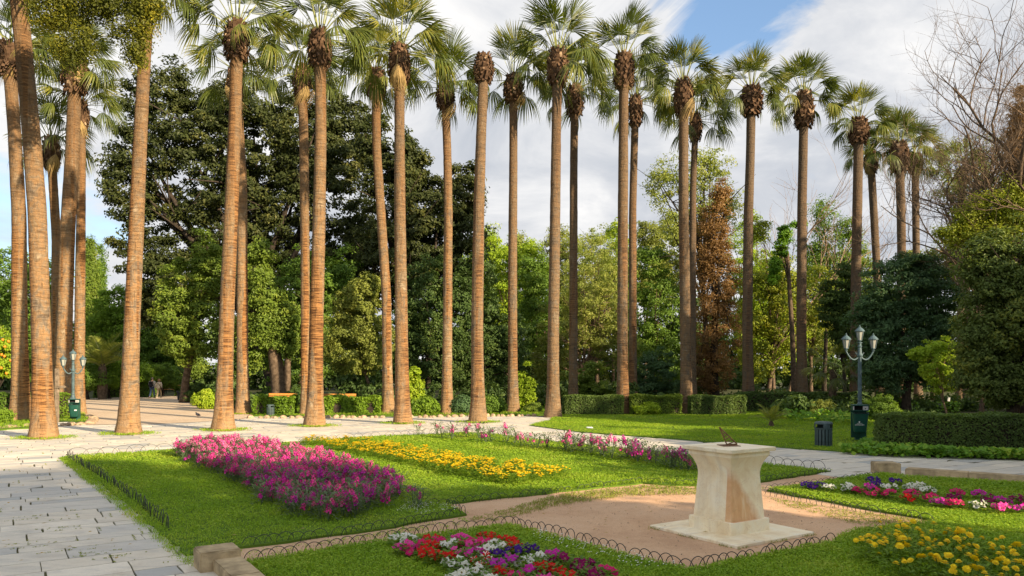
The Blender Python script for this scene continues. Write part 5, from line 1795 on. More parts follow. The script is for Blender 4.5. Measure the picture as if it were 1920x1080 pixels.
# ------------------------------------------------------------------ round ribbed bin
def round_bin(label, base, r, h, cat='litter bin'):
    root = empty('round_bin', base, label, cat)
    mb = MB(); mb.lathe([(r * .86, .0), (r * .86, h * .72), (r * .8, h * .72)], 24)
    mb.build('liner', M['bin_dark'], root)
    for k in range(16):
        a = 2 * math.pi * k / 16
        m_ = MB(); m_.box((0, 0, h * .36), (.066 * r / .26, .022, h * .70), bev=.006)
        m_.build('slat', M['grey_bin'], root, (math.cos(a) * r * .93, math.sin(a) * r * .93, .005), (0, 0, a + math.pi / 2))
    # hood ring with two openings
    mb = MB()
    z0, z1, z2, z3 = h * .70, h * .76, h * .90, h * .93
    n = 32
    def ring(rr_, z): return [(math.cos(2 * math.pi * k / n) * rr_, math.sin(2 * math.pi * k / n) * rr_, z) for k in range(n)]
    vs = ring(r, z0) + ring(r * 1.02, z1) + ring(r * 1.02, z2) + ring(r * 1.02, z3) + ring(r * .9, h * .985) + ring(r * .5, h)
    fs = []
    for i in range(5):
        for k in range(n):
            k2 = (k + 1) % n
            ang = ((k + .5) / n * 360) % 360
            if i == 1 and (ang % 180 < 40 or ang % 180 > 140 or 75 < ang % 180 < 75): 
                if (195 < ang < 250) or (300 < ang < 350) or (20 < ang < 70) or (110 < ang < 160): continue
            if i == 1 and ((205 < ang < 250) or (292 < ang < 338) or (20 < ang < 65) or (110 < ang < 160)): continue
            fs.append((i * n + k, i * n + k2, i * n + n + k2, i * n + n + k))
    fs.append(tuple(range(5 * n, 6 * n)))
    mb.add(vs, fs)
    mb.build('hood', M['grey_bin'], root)
    return root
round_bin('round grey green bin with upright slats standing on the lawn edge', P(1544, 839), .26, .80)
round_bin('little grey slatted bin in front of the sunny hedge', P(507, 781), .19, .62)
rb = empty('black_bin', P(343, 751), 'round black bin at the foot of the laurel by the sandy path', 'litter bin')
mb = MB(); mb.lathe([(.36, 0), (.40, .1), (.42, .62), (.50, .64), (.50, .74), (.44, .76), (.40, .70)], 18)
mb.build('barrel', M['iron'], rb)
mb = MB(); mb.lathe([(.39, .60), (.39, .70)], 18); mb.build('liner', M['bin_dark'], rb)

# ------------------------------------------------------------------ signpost, benches, litter
sp = empty('signpost', P(107, 793), 'weathered wooden signpost with one short arm board behind the near palm', 'signpost')
mb = MB(); mb.box((0, 0, 1.22), (.13, .13, 2.44), bev=.015); mb.build('post', M['greywood'], sp)
mb = MB(); mb.box((.17, -.085, 1.62), (.42, .035, .115), bev=.008); mb.add([(.38, -.1, 1.5625), (.47, -.1, 1.62), (.38, -.1, 1.6775), (.38, -.068, 1.5625), (.47, -.068, 1.62), (.38, -.068, 1.6775)], [(0, 1, 2), (5, 4, 3), (0, 3, 4, 1), (1, 4, 5, 2)])
mb.build('arm_board', M['greywood'], sp)


def bench(label, loc, rz=0.0, w=1.9):
    root = empty('park_bench', loc, label, 'bench', 'orange wooden park benches under the trees', rz)
    for k in range(3):
        mb = MB(); mb.box((0, -.2 + k * .155, .44), (w, .135, .035), bev=.008); mb.build('seat_slat', M['wood'], root)
    for k in range(2):
        mb = MB(); mb.box((0, .27 + k * .02, .64 + k * .16), (w, .03, .13), bev=.008); mb.build('back_slat', M['wood'], root)
    for x in (-w * .4, w * .4):
        mb = MB()
        mb.box((x, -.2, .21), (.06, .06, .42)); mb.box((x, .2, .21), (.06, .06, .42)); mb.box((x, 0, .4), (.05, .5, .04)); mb.tube([(x, .25, .38), (x, .33, .88)], .025, 6)
        mb.build('leg_frame', M['iron'], root)
bench('sunlit orange bench below the thick trunk behind the sunny hedge', (at(528, 46).x, 46, .12), .0, 1.7)
bench('orange bench in shade behind the rounded olive tree stem', (at(636, 47.5).x, 47.5, .05), .1, 2.0)
bench('far orange bench beyond the low hedge behind the walkers', (at(268, 74).x, 74, .1), .0, 2.4)
bench('second far orange bench under the round trees', (at(327, 74).x, 74, .1), .0, 2.2)
mb = MB()
rr = random.Random(1)
vs = [(rr.uniform(-.16, .16), rr.uniform(-.1, .1), rr.uniform(.0, .07)) for _ in range(14)]
bm = bmesh.new()
for v in vs: bm.verts.new(v)
bmesh.ops.convex_hull(bm, input=bm.verts)
me = bpy.data.meshes.new('paper_scrap'); bm.to_mesh(me); bm.free(); me.materials.append(M['print'])
prop(link('paper_scrap', me, None, tuple(P(1106, 806) + Vector((0, 0, .06)))), 'crumpled white paper scrap lying on the mown lawn', 'litter')
# oranges on the orange tree
ot = [o for o in bpy.data.objects if o.name.startswith('orange_tree')][0]
om = bpy.data.materials.new('orange_peel'); om.use_nodes = True
om.node_tree.nodes['Principled BSDF'].inputs['Base Color'].default_value = (.72, .22, .012, 1)
om.node_tree.nodes['Principled BSDF'].inputs['Roughness'].default_value = .45
mb = MB(); mb.lathe([(.01, -.075), (.045, -.06), (.072, -.02), (.072, .02), (.045, .06), (.01, .075)], 10)
fm = mb.mesh('orange', om, True)
for (u, v) in ((9, 650), (3, 665), (8, 668), (12, 700), (20, 676), (2, 690), (16, 640), (24, 655), (5, 637)):
    q = WP(u, v, 42.9) - ot.location
    link('orange', fm, ot, q)

# ------------------------------------------------------------------ people, bags, pigeon
def skin_body(name, verts, edges, rad, mat, parent, root_i=0, sub=2):
    me = bpy.data.meshes.new(name)
    me.from_pydata(verts, edges, [])
    o = bpy.data.objects.new(name, me)
    COL.objects.link(o)
    o.modifiers.new('skin', 'SKIN')
    for i, sv in enumerate(me.skin_vertices[0].data):
        r = rad[i]
        sv.radius = (r, r) if not isinstance(r, tuple) else r
        sv.use_root = (i == root_i)
    sm = o.modifiers.new('sub', 'SUBSURF'); sm.levels = sub; sm.render_levels = sub
    dg = bpy.context.evaluated_depsgraph_get()
    m2 = bpy.data.meshes.new_from_object(o.evaluated_get(dg))
    bpy.data.objects.remove(o)
    m2.name = name
    m2.materials.clear()
    m2.materials.append(mat)
    m2.polygons.foreach_set('use_smooth', [True] * len(m2.polygons))
    return link(name, m2, parent)


def cloth(n, c): return mat_plain(n, c, .9, 0, .12, 12, .2, .1)
SKIN = mat_plain('skin', (.45, .27, .19), .6, 0, .05)


def person(label, base, H, jacket, trousers, hair, shoes, rz, stride, fem=False):
    root = empty('person', base, label, 'person', None, rz)
    k = H / 1.72
    sh = (.185 if fem else .21)
    # walking away (+Y forward): right leg ahead, left leg behind
    hipx = .09
    J = {
        'pel': (0, 0, .93), 'sp': (0, .01, 1.12), 'ch': (0, .02, 1.30), 'nk': (0, .035, 1.47), 'hd0': (0, .05, 1.555), 'hd': (0, .06, 1.63), 'hd1': (0, .065, 1.70),
        'hl': (-hipx, 0, .90), 'kl': (-hipx, .02 - stride * .20, .49), 'al': (-hipx, -stride * .75 - .02, .12), 'tl': (-hipx, -stride * .75 + .12, .05),
        'hr': (hipx, 0, .90), 'kr': (hipx, stride * .55 + .04, .50), 'ar': (hipx, stride * .62, .09), 'tr': (hipx, stride * .62 + .17, .04),
        'sl': (-sh, .02, 1.41), 'el': (-sh - .06, .04, 1.13), 'wl': (-sh - .05, .13, .90), 'fl': (-sh - .045, .16, .82),
        'sr': (sh, .02, 1.41), 'er': (sh + .06, -.03, 1.13), 'wr': (sh + .05, -.01, .89), 'fr': (sh + .045, .02, .81)}
    names = list(J)
    V = [tuple(x * k for x in J[n]) for n in names]
    ix = {n: i for i, n in enumerate(names)}
    E = [(ix[a], ix[b]) for a, b in (('pel', 'sp'), ('sp', 'ch'), ('ch', 'nk'), ('nk', 'hd0'), ('hd0', 'hd'), ('hd', 'hd1'), ('pel', 'hl'), ('hl', 'kl'), ('kl', 'al'), ('al', 'tl'), ('pel', 'hr'), ('hr', 'kr'), ('kr', 'ar'), ('ar', 'tr'),
                                     ('ch', 'sl'), ('sl', 'el'), ('el', 'wl'), ('wl', 'fl'), ('ch', 'sr'), ('sr', 'er'), ('er', 'wr'), ('wr', 'fr'))]
    R = {'pel': (.13, .10), 'sp': (.13, .095), 'ch': (.15, .10), 'nk': .055, 'hd0': .075, 'hd': .098, 'hd1': .07, 'hl': .095, 'hr': .095, 'kl': .06, 'kr': .06, 'al': .042, 'ar': .042, 'tl': .035, 'tr': .035,
         'sl': .058, 'sr': .058, 'el': .043, 'er': .043, 'wl': .030, 'wr': .030, 'fl': .026, 'fr': .026}
    skin_body('body', V, E, [tuple(q * k for q in R[n]) if isinstance(R[n], tuple) else R[n] * k for n in names], SKIN, root)
    # jacket
    jn = ['sp', 'ch', 'nkj', 'hem', 'sl', 'el', 'wl', 'sr', 'er', 'wr']
    J['nkj'] = (0, .03, 1.44); J['hem'] = (0, 0, .84 if fem else .88)
    JR = {'hem': (.185, .13), 'sp': (.165, .125), 'ch': (.185, .125), 'nkj': (.085, .08), 'sl': .082, 'sr': .082, 'el': .062, 'er': .062, 'wl': .048, 'wr': .048}
    ji = {n: i for i, n in enumerate(jn)}
    skin_body('jacket', [tuple(x * k for x in J[n]) for n in jn], [(ji[a], ji[b]) for a, b in (('sp', 'ch'), ('ch', 'nkj'), ('sp', 'hem'), ('ch', 'sl'), ('sl', 'el'), ('el', 'wl'), ('ch', 'sr'), ('sr', 'er'), ('er', 'wr'))],
              [tuple(q * k for q in JR[n]) if isinstance(JR[n], tuple) else JR[n] * k for n in jn], jacket, root)
    tn = ['pel', 'hl', 'kl', 'al', 'hr', 'kr', 'ar']
    TR = {'pel': (.155, .115), 'hl': .108, 'hr': .108, 'kl': .078, 'kr': .078, 'al': .066, 'ar': .066}
    ti = {n: i for i, n in enumerate(tn)}
    skin_body('trousers', [tuple(x * k for x in J[n]) for n in tn], [(ti[a], ti[b]) for a, b in (('pel', 'hl'), ('hl', 'kl'), ('kl', 'al'), ('pel', 'hr'), ('hr', 'kr'), ('kr', 'ar'))],
              [tuple(q * k for q in TR[n]) if isinstance(TR[n], tuple) else TR[n] * k for n in tn], trousers, root)
    for a, t_ in (('al', 'tl'), ('ar', 'tr')):
        A, T_ = Vector(J[a]) * k, Vector(J[t_]) * k
        mb = MB(); mb.tube([A + Vector((0, -.05, -.035)), A.lerp(T_, .5) + Vector((0, 0, -.01)), T_ + Vector((0, .03, 0))], [.048 * k, .050 * k, .036 * k], 10)
        mb.build('shoe', shoes, root, smooth=True)
    mb = MB()
    hs = 1.16 if fem else 1.0
    mb.lathe([(.02, .105 * hs), (.07 * hs, .09 * hs), (.102 * hs, .04), (.108 * hs, -.01), (.10 * hs, -.06 * hs), (.07 * hs, -.10 * hs)], 14)
    mb.build('hair', hair, root, (0, .045 * k, 1.645 * k), (.12, 0, 0), smooth=True)
    return root, k


pm = P(285, 747); pw = P(298, 747)
r1, k1 = person('man in a light grey jacket and jeans walking away under the trees', pm, 1.76, cloth('grey_jacket', (.38, .37, .34)), cloth('jeans', (.035, .055, .11)), cloth('grey_hair', (.16, .14, .12)), cloth('dark_shoes', (.03, .03, .03)), -.05, .30)
r2, k2 = person('woman in a cream jacket and khaki trousers walking beside the man', pw, 1.62, cloth('cream_jacket', (.58, .50, .38)), cloth('khaki_trousers', (.33, .27, .18)), cloth('blond_hair', (.34, .22, .10)), cloth('light_shoes', (.5, .45, .38)), .10, .34, True)
bpk = empty('backpack', pm + Vector((0, -.16, 1.02 * k1)), 'black backpack on the back of the walking man', 'backpack')
mb = MB(); mb.box((0, -.06, .18), (.32, .17, .46), bev=.06, taper=.85); mb.build('bag', cloth('black_nylon', (.018, .018, .022)), bpk)
mb = MB(); mb.box((0, -.16, .08), (.24, .06, .20), bev=.025); mb.build('pocket', cloth('black_nylon_pocket', (.022, .022, .026)), bpk)
for x in (-.12, .12):
    mb = MB(); mb.tube([(x, .02, .38), (x, .12, .42), (x, .26, .36), (x * 1.2, .27, .18), (x * 1.2, .06, .02)], .02, 6); mb.build('strap', cloth('black_strap', (.02, .02, .02)), bpk)
bg = empty('shoulder_bag', pw + Vector((.20, -.02, .88 * k2)), 'small dark shoulder bag worn across by the walking woman', 'bag')
mb = MB(); mb.box((.04, 0, .0), (.09, .24, .20), bev=.03); mb.build('bag', cloth('brown_leather', (.06, .04, .03)), bg)
mb = MB(); mb.tube([(.03, -.06, .08), (-.06, -.145, .28), (-.22, -.135, .46), (-.36, -.06, .575), (-.34, .10, .54), (-.12, .16, .30), (.03, .08, .08)], .014, 5); mb.build('strap', cloth('leather_strap', (.05, .035, .03)), bg)

pg = P(371, 784)
pr = empty('pigeon', pg + Vector((0, 0, .034)), 'small dark pigeon on the sandy path', 'pigeon', None, math.radians(160))
skin_body('body', [(-.16, 0, .085), (-.09, 0, .12), (0, 0, .145), (.07, 0, .165), (.10, 0, .215), (.115, 0, .25), (.15, 0, .245)], [(0, 1), (1, 2), (2, 3), (3, 4), (4, 5), (5, 6)], [(.03, .012), (.05, .035), (.07, .07), (.06, .06), (.034, .034), (.034, .034), .008], cloth('pigeon_grey', (.085, .085, .10)), pr, 2)
for y in (-.025, .025):
    mb = MB(); mb.tube([(.0, y, .09), (.01, y, .0)], .006, 5); mb.tube([(-.01, y, .002), (.035, y, .002)], .005, 4)
    mb.build('leg', cloth('pigeon_leg', (.35, .10, .08)), pr)

# ------------------------------------------------------------------ flowers
def leafy(mb, n, h, r, L, w, mi, rr, up=.5, zlo=.02):
    for i in range(n):
        a = rr.uniform(0, 6.28); t = rr.random()
        d = Vector((math.cos(a), math.sin(a), rr.uniform(-.1, up * 2)))
        d.normalize()
        q = Vector((math.cos(a), math.sin(a), 0)) * r * rr.random() ** .7 + Vector((0, 0, zlo + h * t))
        s = d.cross(Vector((0, 0, 1))).normalized() * w / 2
        l = L * rr.uniform(.6, 1.2)
        m_ = q + d * l * .5 + Vector((0, 0, l * .08))
        mb.add([q, m_ + s, q + d * l - Vector((0, 0, l * .12)), m_ - s], [(0, 1, 2, 3)], mi)


def stock_foliage(seed):
    rr = random.Random(seed); mb = MB()
    for k in range(5):
        a = rr.uniform(0, 6.28)
        mb.tube([(0, 0, -.02), (math.cos(a) * .05, math.sin(a) * .05, .18), (math.cos(a) * .09, math.sin(a) * .09, .36)], .006, 4, mi=0)
    leafy(mb, 95, .40, .17, .14, .026, 0, rr, .5)
    return mb.mesh('foliage', M['lf_stockleaf'])


def spike(seed, mat, h=.26, n=30, sz=.030):
    rr = random.Random(seed); mb = MB()
    mb.tube([(0, 0, -.06), (.004, 0, h)], .005, 4, mi=1)
    for i in range(n):
        t = (i + .5) / n
        a = i * 2.39996
        r = .050 * (1 - .5 * t) * rr.uniform(.6, 1.3)
        c = Vector((math.cos(a) * r, math.sin(a) * r, h * (.02 + .98 * t)))
        out = Vector((math.cos(a), math.sin(a), .35 + .5 * t)).normalized()
        u_ = out.cross(Vector((0, 0, 1))).normalized(); w_ = out.cross(u_)
        s = sz * (1 - .45 * t) * rr.uniform(.8, 1.2)
        ph = rr.uniform(0, 1.5)
        v = [c - out * s * .25]
        for k in range(4):
            aa = ph + k * math.pi / 2
            v.append(c + (u_ * math.cos(aa) + w_ * math.sin(aa)) * s + out * s * rr.uniform(-.1, .35))
        q = rr.random()
        mb.add(v, [(0, 1, 2), (0, 2, 3), (0, 3, 4), (0, 4, 1)], 0, q)
    return mb.mesh('flower_spike', [mat, M['lf_stockleaf']])


FO = [stock_foliage(i) for i in range(5)]
SPK = {c: [spike(i, M['petal_' + c], h, n) for i, (h, n) in enumerate(((.12, 15), (.17, 19), (.08, 11)))] for c in ('pink', 'rose', 'magenta', 'violet')}


def stock(loc, ns, cols, s, label, group, rr):
    root = empty('stock_plant', loc, label, 'flower plant', group, rr.uniform(0, 6.28))
    f = link('foliage', rr.choice(FO), root)
    f.scale = (s * 1.2, s * 1.2, s * 1.05)
    for k in range(ns):
        a = rr.uniform(0, 6.28); r = rr.uniform(.02, .17)
        o = link('flower_spike', rr.choice(SPK[rr.choice(cols)]), root, (math.cos(a) * r * s, math.sin(a) * r * s, rr.uniform(.12, .40) * s), (rr.uniform(-.25, .25) + math.sin(a) * -.2, rr.uniform(-.25, .25) + math.cos(a) * .2, rr.uniform(0, 6)))
        q = s * rr.uniform(.85, 1.15)
        o.scale = (q, q, q)
    return root


def spread_pts(poly, d, rr, jit=.25):
    xs = [p[0] for p in poly]; ys = [p[1] for p in poly]
    out = []
    y = min(ys); r = 0
    while y < max(ys):
        x = min(xs) + (d / 2 if r % 2 else 0)
        while x < max(xs):
            out.append((x + rr.uniform(-jit, jit) * d, y + rr.uniform(-jit, jit) * d))
            x += d
        y += d * .87; r += 1
    A = np.array(out)
    return A[inpoly(A[:, 0], A[:, 1], poly)]


rr = random.Random(21)
STK = PP((330, 856), (430, 905), (550, 975), (600, 990), (690, 975), (770, 938), (690, 900), (590, 868), (500, 848), (400, 842))
for (x, y) in spread_pts(STK, .325, rr):
    near = (y - 12) / 10.0
    t = rr.random()
    if y < 15.0: cols = ['magenta', 'magenta', 'violet', 'pink']; lb_ = 'magenta stock plant at the near end of the long dense bed'
    elif y < 18.5: cols = ['magenta', 'pink', 'pink']; lb_ = 'pink and magenta stock plant in the middle of the long dense bed'
    else: cols = ['pink', 'pink', 'rose']; lb_ = 'light pink stock plant at the far end of the long dense bed'
    rim = y < 13.2
    stock((x, y, .045), rr.randint(3, 5) if rim else rr.randint(6, 8), cols, rr.uniform(.70, .98) * (1.0 if y > 14 else .92), lb_, 'stock plants of the long dense bed', rr)
ROW = []
for (u0, v0, u1, v1, n) in ((782, 817, 900, 828, 6), (900, 832, 1060, 846, 9), (1060, 846, 1150, 858, 9), (1170, 860, 1310, 886, 11)):
    for k in range(n):
        t = (k + rr.random()) / n
        ROW.append((u0 + (u1 - u0) * t, v0 + (v1 - v0) * t + rr.uniform(-3, 6)))
for (u, v) in ROW:
    q = P(u, v)
    ns = rr.choice([1, 2, 2, 3, 5])
    wn = {1: 'single-stemmed', 2: 'two-stemmed', 3: 'three-stemmed', 5: 'bushy'}[ns]
    wp = 'at the back corner of the big lawn' if u < 900 else 'in the sparse row before the mown lawn' if u < 1060 else 'in the middle of the sparse row along the walk' if u < 1165 else 'in the sparse row just behind the pedestal'
    stock((q.x, q.y, .045), ns, ['pink', 'magenta', 'rose'] if u < 1180 else ['magenta', 'magenta', 'violet'], rr.uniform(.9, 1.3), wn + (' pink' if u < 1180 else ' dark magenta') + ' stock plant ' + wp, 'stock plants of the sparse back row', rr)
for (u, v, n) in ((776, 951, 2), (786, 957, 1), (660, 972, 2), (372, 884, 2), (345, 872, 2), (490, 951, 2)):
    q = P(u, v)
    stock((q.x, q.y, .045), n, ['magenta'], .75, 'stray low stock plant at the rim of the long dense bed', 'stray stock plants', rr)


def marigold_leaves(seed):
    r_ = random.Random(seed); mb = MB()
    leafy(mb, 95, .17, .15, .075, .032, 0, r_, .5)
    return mb.mesh('foliage', M['lf_bush'])


def marigold_flower():
    r_ = random.Random(3); mb = MB()
    mb.tube([(0, 0, -.07), (0, 0, .0)], .004, 4, mi=1)
    for ring, (n, r, z, tl) in enumerate(((9, .036, .004, .1), (8, .028, .014, .35), (6, .017, .022, .6))):
        for k in range(n):
            a = 2 * math.pi * k / n + ring * .3
            d = Vector((math.cos(a), math.sin(a), tl)); s = Vector((-math.sin(a), math.cos(a), 0)) * r * .42
            mb.add([Vector((0, 0, z)), d * r * .7 + s + Vector((0, 0, z)), d * r * 1.05 + Vector((0, 0, z - .004)), d * r * .7 - s + Vector((0, 0, z))], [(0, 1, 2, 3)], 0)
    return mb.mesh('flower', [M['petal_yellow'], M['lf_bush']])
MF = [marigold_leaves(i) for i in range(4)]
FL = marigold_flower()
FLM = MB()
def marigold_heads(seed, n):
    r_ = random.Random(seed); mb = MB()
    for i in range(n):
        a = r_.uniform(0, 6.28); r = r_.uniform(.01, .16); z = r_.uniform(.16, .25)
        R_ = r_.uniform(.026, .042)
        for (m_, q, dz) in ((8, 1.0, 0), (6, .62, .012)):
            for k in range(m_):
                b = 2 * math.pi * k / m_ + r_.random()
                d_ = Vector((math.cos(b), math.sin(b), .35)); s = Vector((-math.sin(b), math.cos(b), 0)) * R_ * q * .5
                c = Vector((math.cos(a) * r, math.sin(a) * r, z + dz))
                mb.add([c, c + d_ * R_ * q * .7 + s, c + d_ * R_ * q, c + d_ * R_ * q * .7 - s], [(0, 1, 2, 3)], 0)
    return mb.mesh('flower_heads', M['petal_yellow'])
FH = [marigold_heads(i, n) for i, n in enumerate((10, 14, 17, 12))]


def marigold(loc, label, group, nf, s, r_, own):
    root = empty('marigold_plant', loc, label, 'flower plant', group, r_.uniform(0, 6.28))
    f = link('foliage', r_.choice(MF), root); f.scale = (s * 1.1, s * 1.1, s)
    if own:
        for k in range(nf):
            a = r_.uniform(0, 6.28); r = r_.uniform(.02, .17)
            o = link('flower', FL, root, (math.cos(a) * r * s, math.sin(a) * r * s, r_.uniform(.19, .29) * s), (r_.uniform(-.1, .8), r_.uniform(-.3, .3), 0))
            q = s * r_.uniform(.8, 1.25); o.scale = (q, q, q)
    else:
        o = link('flower_heads', r_.choice(FH), root); o.scale = (s, s, s); o['kind'] = 'stuff'
MGS = PP((548, 836), (640, 832), (700, 838), (830, 862), (960, 884), (1058, 898), (1048, 908), (985, 918), (900, 909), (800, 886), (720, 868), (640, 852))
for (x, y) in spread_pts(MGS, .34, rr, .35):
    u = x / y * FPX + 960
    if u < 680 and rr.random() < .35: continue
    marigold((x, y, .045), 'yellow marigold plant in the diagonal strip across the big lawn', 'marigold plants of the lawn strip', 0, rr.uniform(.75, 1.15), rr, False)
MGN = PP((1580, 1052), (1600, 1035), (1700, 1022), (1800, 1035), (1925, 1062), (2000, 1080), (2060, 1200), (1930, 1180), (1800, 1140), (1690, 1095))
for (x, y) in spread_pts(MGN, .31, rr, .3):
    nf = rr.choice([2, 3, 4, 5])
    marigold((x, y, .04), 'marigold plant with ' + {2: 'two', 3: 'three', 4: 'four', 5: 'five'}[nf] + ' open flowers ' + ('at the dirt court end of' if x / y < .52 else 'in the outer part of') + ' the near corner bed', 'marigold plants of the near corner bed', nf, rr.uniform(.85, 1.25), rr, True)


def petunia_flower(mat, two=None):
    r_ = random.Random(5); mb = MB()
    n = 15
    vs = [(0, 0, -.028)]
    for k in range(n):
        a = 2 * math.pi * k / n; vs.append((.012 * math.cos(a), .012 * math.sin(a), -.008))
    for k in range(n):
        a = 2 * math.pi * k / n; q = .036 + .004 * math.cos(5 * a)
        vs.append((q * math.cos(a), q * math.sin(a), .004 + .004 * math.cos(10 * a)))
    for k in range(n):
        a = 2 * math.pi * k / n; q = .049 + .006 * math.cos(5 * a)
        vs.append((q * math.cos(a), q * math.sin(a), -.004 + .010 * math.sin(5 * a + 1)))
    fs, mi = [], []
    for k in range(n):
        k2 = (k + 1) % n
        mb_f = [(0, 1 + k2, 1 + k), (1 + k, 1 + k2, 1 + n + k2, 1 + n + k), (1 + n + k, 1 + n + k2, 1 + 2 * n + k2, 1 + 2 * n + k)]
        mb.add([vs[i] for i in mb_f[0]], [(0, 1, 2)], 1, .5)
        for f in mb_f[1:]:
            mb.add([vs[i] for i in f], [(0, 1, 2, 3)], 2 if (two and k % 3 == 0) else 0, .6 + .3 * r_.random())
    return mb.mesh('flower', [mat, M['throat'], two or mat], True)
PT = {c: petunia_flower(M['petal_' + c]) for c in ('white', 'red', 'cerise', 'pink', 'magenta', 'purple', 'wine', 'violet')}
PT['striped'] = petunia_flower(M['petal_red'], M['petal_white'])
def pet_leaves(seed):
    r_ = random.Random(seed); mb = MB()
    leafy(mb, 75, .13, .13, .075, .042, 0, r_, .4)
    return mb.mesh('foliage', M['lf_mid'])
PL = [pet_leaves(i) for i in range(4)]
CNAME = dict(white='white', red='bright red', cerise='pinkish red', pink='hot pink', magenta='magenta', purple='dark purple', wine='wine red', violet='violet', striped='red and white striped')


def petunia(u, v, col, bed, n, r_, dv=22, s=1.0, among=()):
    q = P(u, v + dv)
    near = sorted((o for o in among if o[2] != col), key=lambda o: (o[0] - u) ** 2 + (3 * (o[1] - v)) ** 2)
    nb = []
    for o in near:
        if CNAME[o[2]] not in nb: nb.append(CNAME[o[2]])
        if len(nb) == 2: break
    root = empty('petunia_plant', (q.x, q.y, .045), CNAME[col] + ' petunia beside ' + ' and '.join(nb) + ' ones ' + bed, 'petunia', CNAME[col] + ' petunias ' + bed, r_.uniform(0, 6.28))
    link('foliage', r_.choice(PL), root)
    for k in range(n):
        a = k * 2.4 + r_.uniform(-.4, .4); r = .02 + .115 * ((k + .5) / n) ** .6
        d_ = Vector((math.cos(a) * .45, math.sin(a) * .45 , 1.0))
        dw = Vector((0, -.65, 0)); dw.rotate(Euler((0, 0, -root.rotation_euler.z)))
        d_ = (d_ + dw + Vector((r_.uniform(-.3, .3), r_.uniform(-.3, .3), 0))).normalized()
        o = link('flower', PT[col], root, (math.cos(a) * r, math.sin(a) * r, r_.uniform(.13, .19) - r * .3), d_.to_track_quat('Z', 'Y').to_euler())
        q = s * r_.uniform(.85, 1.15); o.scale = (q, q, q)


FRONT = [(748, 1009, 'white'), (767, 1011, 'white'), (757, 1027, 'pink'), (773, 1029, 'cerise'), (791, 1024, 'cerise'), (805, 1013, 'red'), (807, 1026, 'red'), (801, 1039, 'red'), (820, 1018, 'cerise'), (839, 1023, 'white'), (822, 1047, 'red'), (839, 1046, 'red'),
         (863, 1011, 'pink'), (873, 1020, 'cerise'), (890, 1024, 'pink'), (916, 1006, 'red'), (934, 1015, 'red'), (957, 1016, 'red'), (906, 1020, 'cerise'), (890, 1040, 'magenta'), (858, 1040, 'pink'), (911, 1037, 'white'), (925, 1024, 'white'), (942, 1028, 'white'), (930, 1042, 'purple'), (964, 1036, 'purple'),
         (970, 1028, 'red'), (988, 1030, 'purple'), (851, 1057, 'white'), (868, 1064, 'white'), (904, 1051, 'striped'), (905, 1066, 'striped'), (892, 1076, 'white'), (930, 1064, 'violet'), (940, 1076, 'red'), (959, 1054, 'violet'), (988, 1054, 'white'), (1008, 1050, 'white'), (1017, 1067, 'red'), (1033, 1073, 'red'),
         (1036, 1043, 'magenta'), (1055, 1052, 'wine'), (1088, 1060, 'wine'), (1105, 1066, 'wine'), (1096, 1076, 'wine'), (1134, 1078, 'cerise'), (1115, 1084, 'wine'), (997, 1074, 'magenta'), (1060, 1088, 'red'), (970, 1090, 'cerise'), (860, 1088, 'white'), (920, 1092, 'white'), (1020, 1094, 'pink')]
for (u, v, c) in FRONT:
    petunia(u, v, c, 'in the front lawn bed', rr.randint(4, 6), rr, 22, 1.0, FRONT)
SIDE = [(1518, 913, 'purple'), (1535, 913, 'purple'), (1554, 918, 'white'), (1596, 920, 'white'), (1637, 903, 'purple'), (1630, 917, 'magenta'), (1641, 913, 'purple'), (1610, 922, 'cerise'), (1641, 928, 'cerise'), (1679, 906, 'purple'), (1670, 918, 'white'), (1667, 930, 'cerise'), (1709, 916, 'white'), (1712, 930, 'cerise'),
        (1703, 938, 'red'), (1743, 922, 'white'), (1745, 938, 'cerise'), (1796, 927, 'cerise'), (1788, 938, 'wine'), (1793, 949, 'cerise'), (1838, 930, 'magenta'), (1833, 951, 'white'), (1878, 944, 'magenta'), (1875, 958, 'pink'), (1909, 940, 'wine'), (1914, 959, 'magenta'), (1861, 947, 'wine'), (1760, 945, 'magenta'), (1850, 938, 'wine'), (1940, 955, 'cerise'), (1720, 914, 'white'), (1590, 916, 'white')]
for (u, v, c) in SIDE:
    petunia(u, v, c, 'by the low wall', rr.randint(5, 7), rr, 12, 1.1, SIDE)
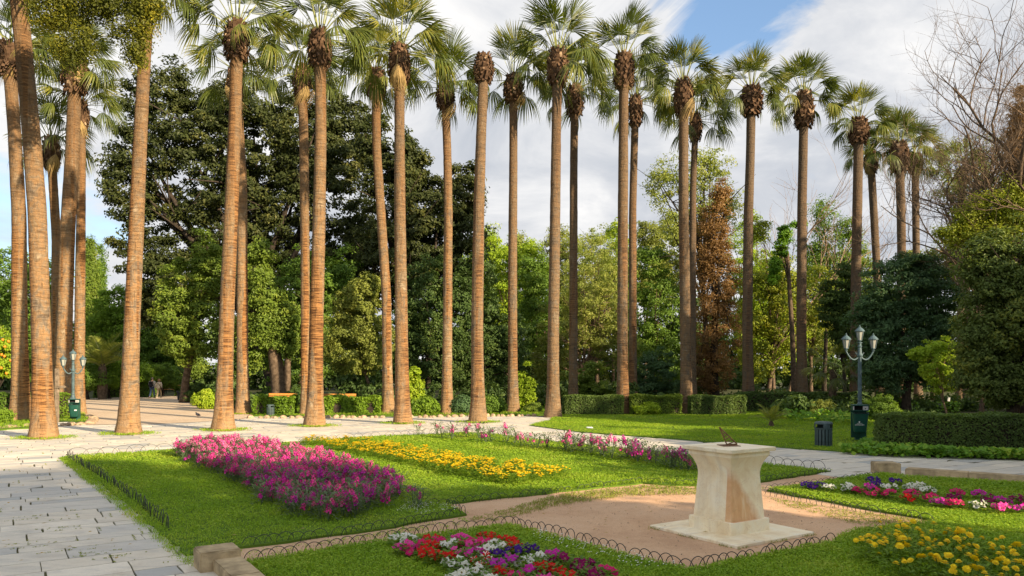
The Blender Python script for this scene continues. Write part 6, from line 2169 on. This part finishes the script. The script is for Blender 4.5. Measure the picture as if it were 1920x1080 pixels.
# daisies in the clover by the front hoops
def daisies(label, poly, n):
    p = rand_in(poly, n * 3)[:n]
    mb = MB()
    for (x, y) in p:
        z = .045 + rr.uniform(.05, .08); s = rr.uniform(.004, .009)
        mb.add([(x - s, y - s, z), (x + s, y - s, z + s * .5), (x + s, y + s, z + s), (x - s, y + s, z + s * .5)], [(0, 1, 2, 3)])
    o = mb.build('daisies', M['petal_white']); prop(o, label, 'daisies', kind='stuff')
daisies('tiny white clover flowers on the front lawn beside the black hoops', PP((1000, 1000), (1120, 1033), (1290, 1076), (1200, 1080), (1080, 1045), (1000, 1020)), 260)
daisies('tiny white flowers at the near end of the stock bed', PP((770, 950), (850, 955), (860, 966), (790, 975), (740, 968)), 160)

# ------------------------------------------------------------------ small things on the ground
def scraps(name, label, cat, polys, n, s0, s1, mat, z, flat=.35):
    mb = MB()
    for pl in polys:
        for (x, y) in rand_in(pl, n * 4)[:n]:
            s_ = rr.uniform(s0, s1); a = rr.uniform(0, 6.28)
            ca, sa = math.cos(a) * s_, math.sin(a) * s_
            h = s_ * flat * rr.uniform(.5, 1.4)
            mb.add([(x - ca, y - sa, z), (x + sa * .6, y - ca * .6, z + h * .4), (x + ca, y + sa, z), (x - sa * .6, y + ca * .6, z + h * .4), (x, y, z + h)], [(0, 1, 4), (1, 2, 4), (2, 3, 4), (3, 0, 4)], 0)
    prop(mb.build(name, mat, None), label, cat, kind='stuff')
COURT = PP((880, 985), (1000, 950), (1280, 925), (1430, 935), (1560, 975), (1600, 1000), (1560, 1015), (1290, 1066), (1000, 985))
scraps('pebbles', 'tiny pebbles strewn on the bare orange dirt', 'pebbles', [COURT, PP((460, 1045), (860, 978), (870, 985), (700, 1014), (460, 1052))], 420, .006, .017, M['rock'], .012, .9)
scraps('fallen_leaves', 'few dry fallen leaves on the lawn, dirt and flagstones', 'leaves', [COURT, LAWN_A, PP((0, 1070), (340, 1060), (120, 870), (0, 880))], 60, .018, .040, M['straw'], .07, .3)
scraps('path_leaves', 'dry leaf scraps on the paving before the palms', 'leaves', [PP((330, 840), (600, 822), (980, 800), (980, 790), (400, 795), (0, 850))], 130, .02, .05, M['straw'], .024, .3)
cc = PED
pts = []
for k in range(150):
    a = rr.uniform(-.84, .84); sd = rr.choice(['f', 'r', 'l'])
    if sd == 'f': q = E1 * a - E2 * .85
    elif sd == 'r': q = E1 * .84 + E2 * a
    else: q = E1 * -.84 + E2 * a
    if math.sin(a * 9 + ord(sd)) > .1: pts.append((cc.x + q.x, cc.y + q.y))
blades('slab_weeds', np.array(pts), .035, .008, M['grassdry'], .01, 4, .014, 'tiny weeds along the rim of the pedestal slab', .3)
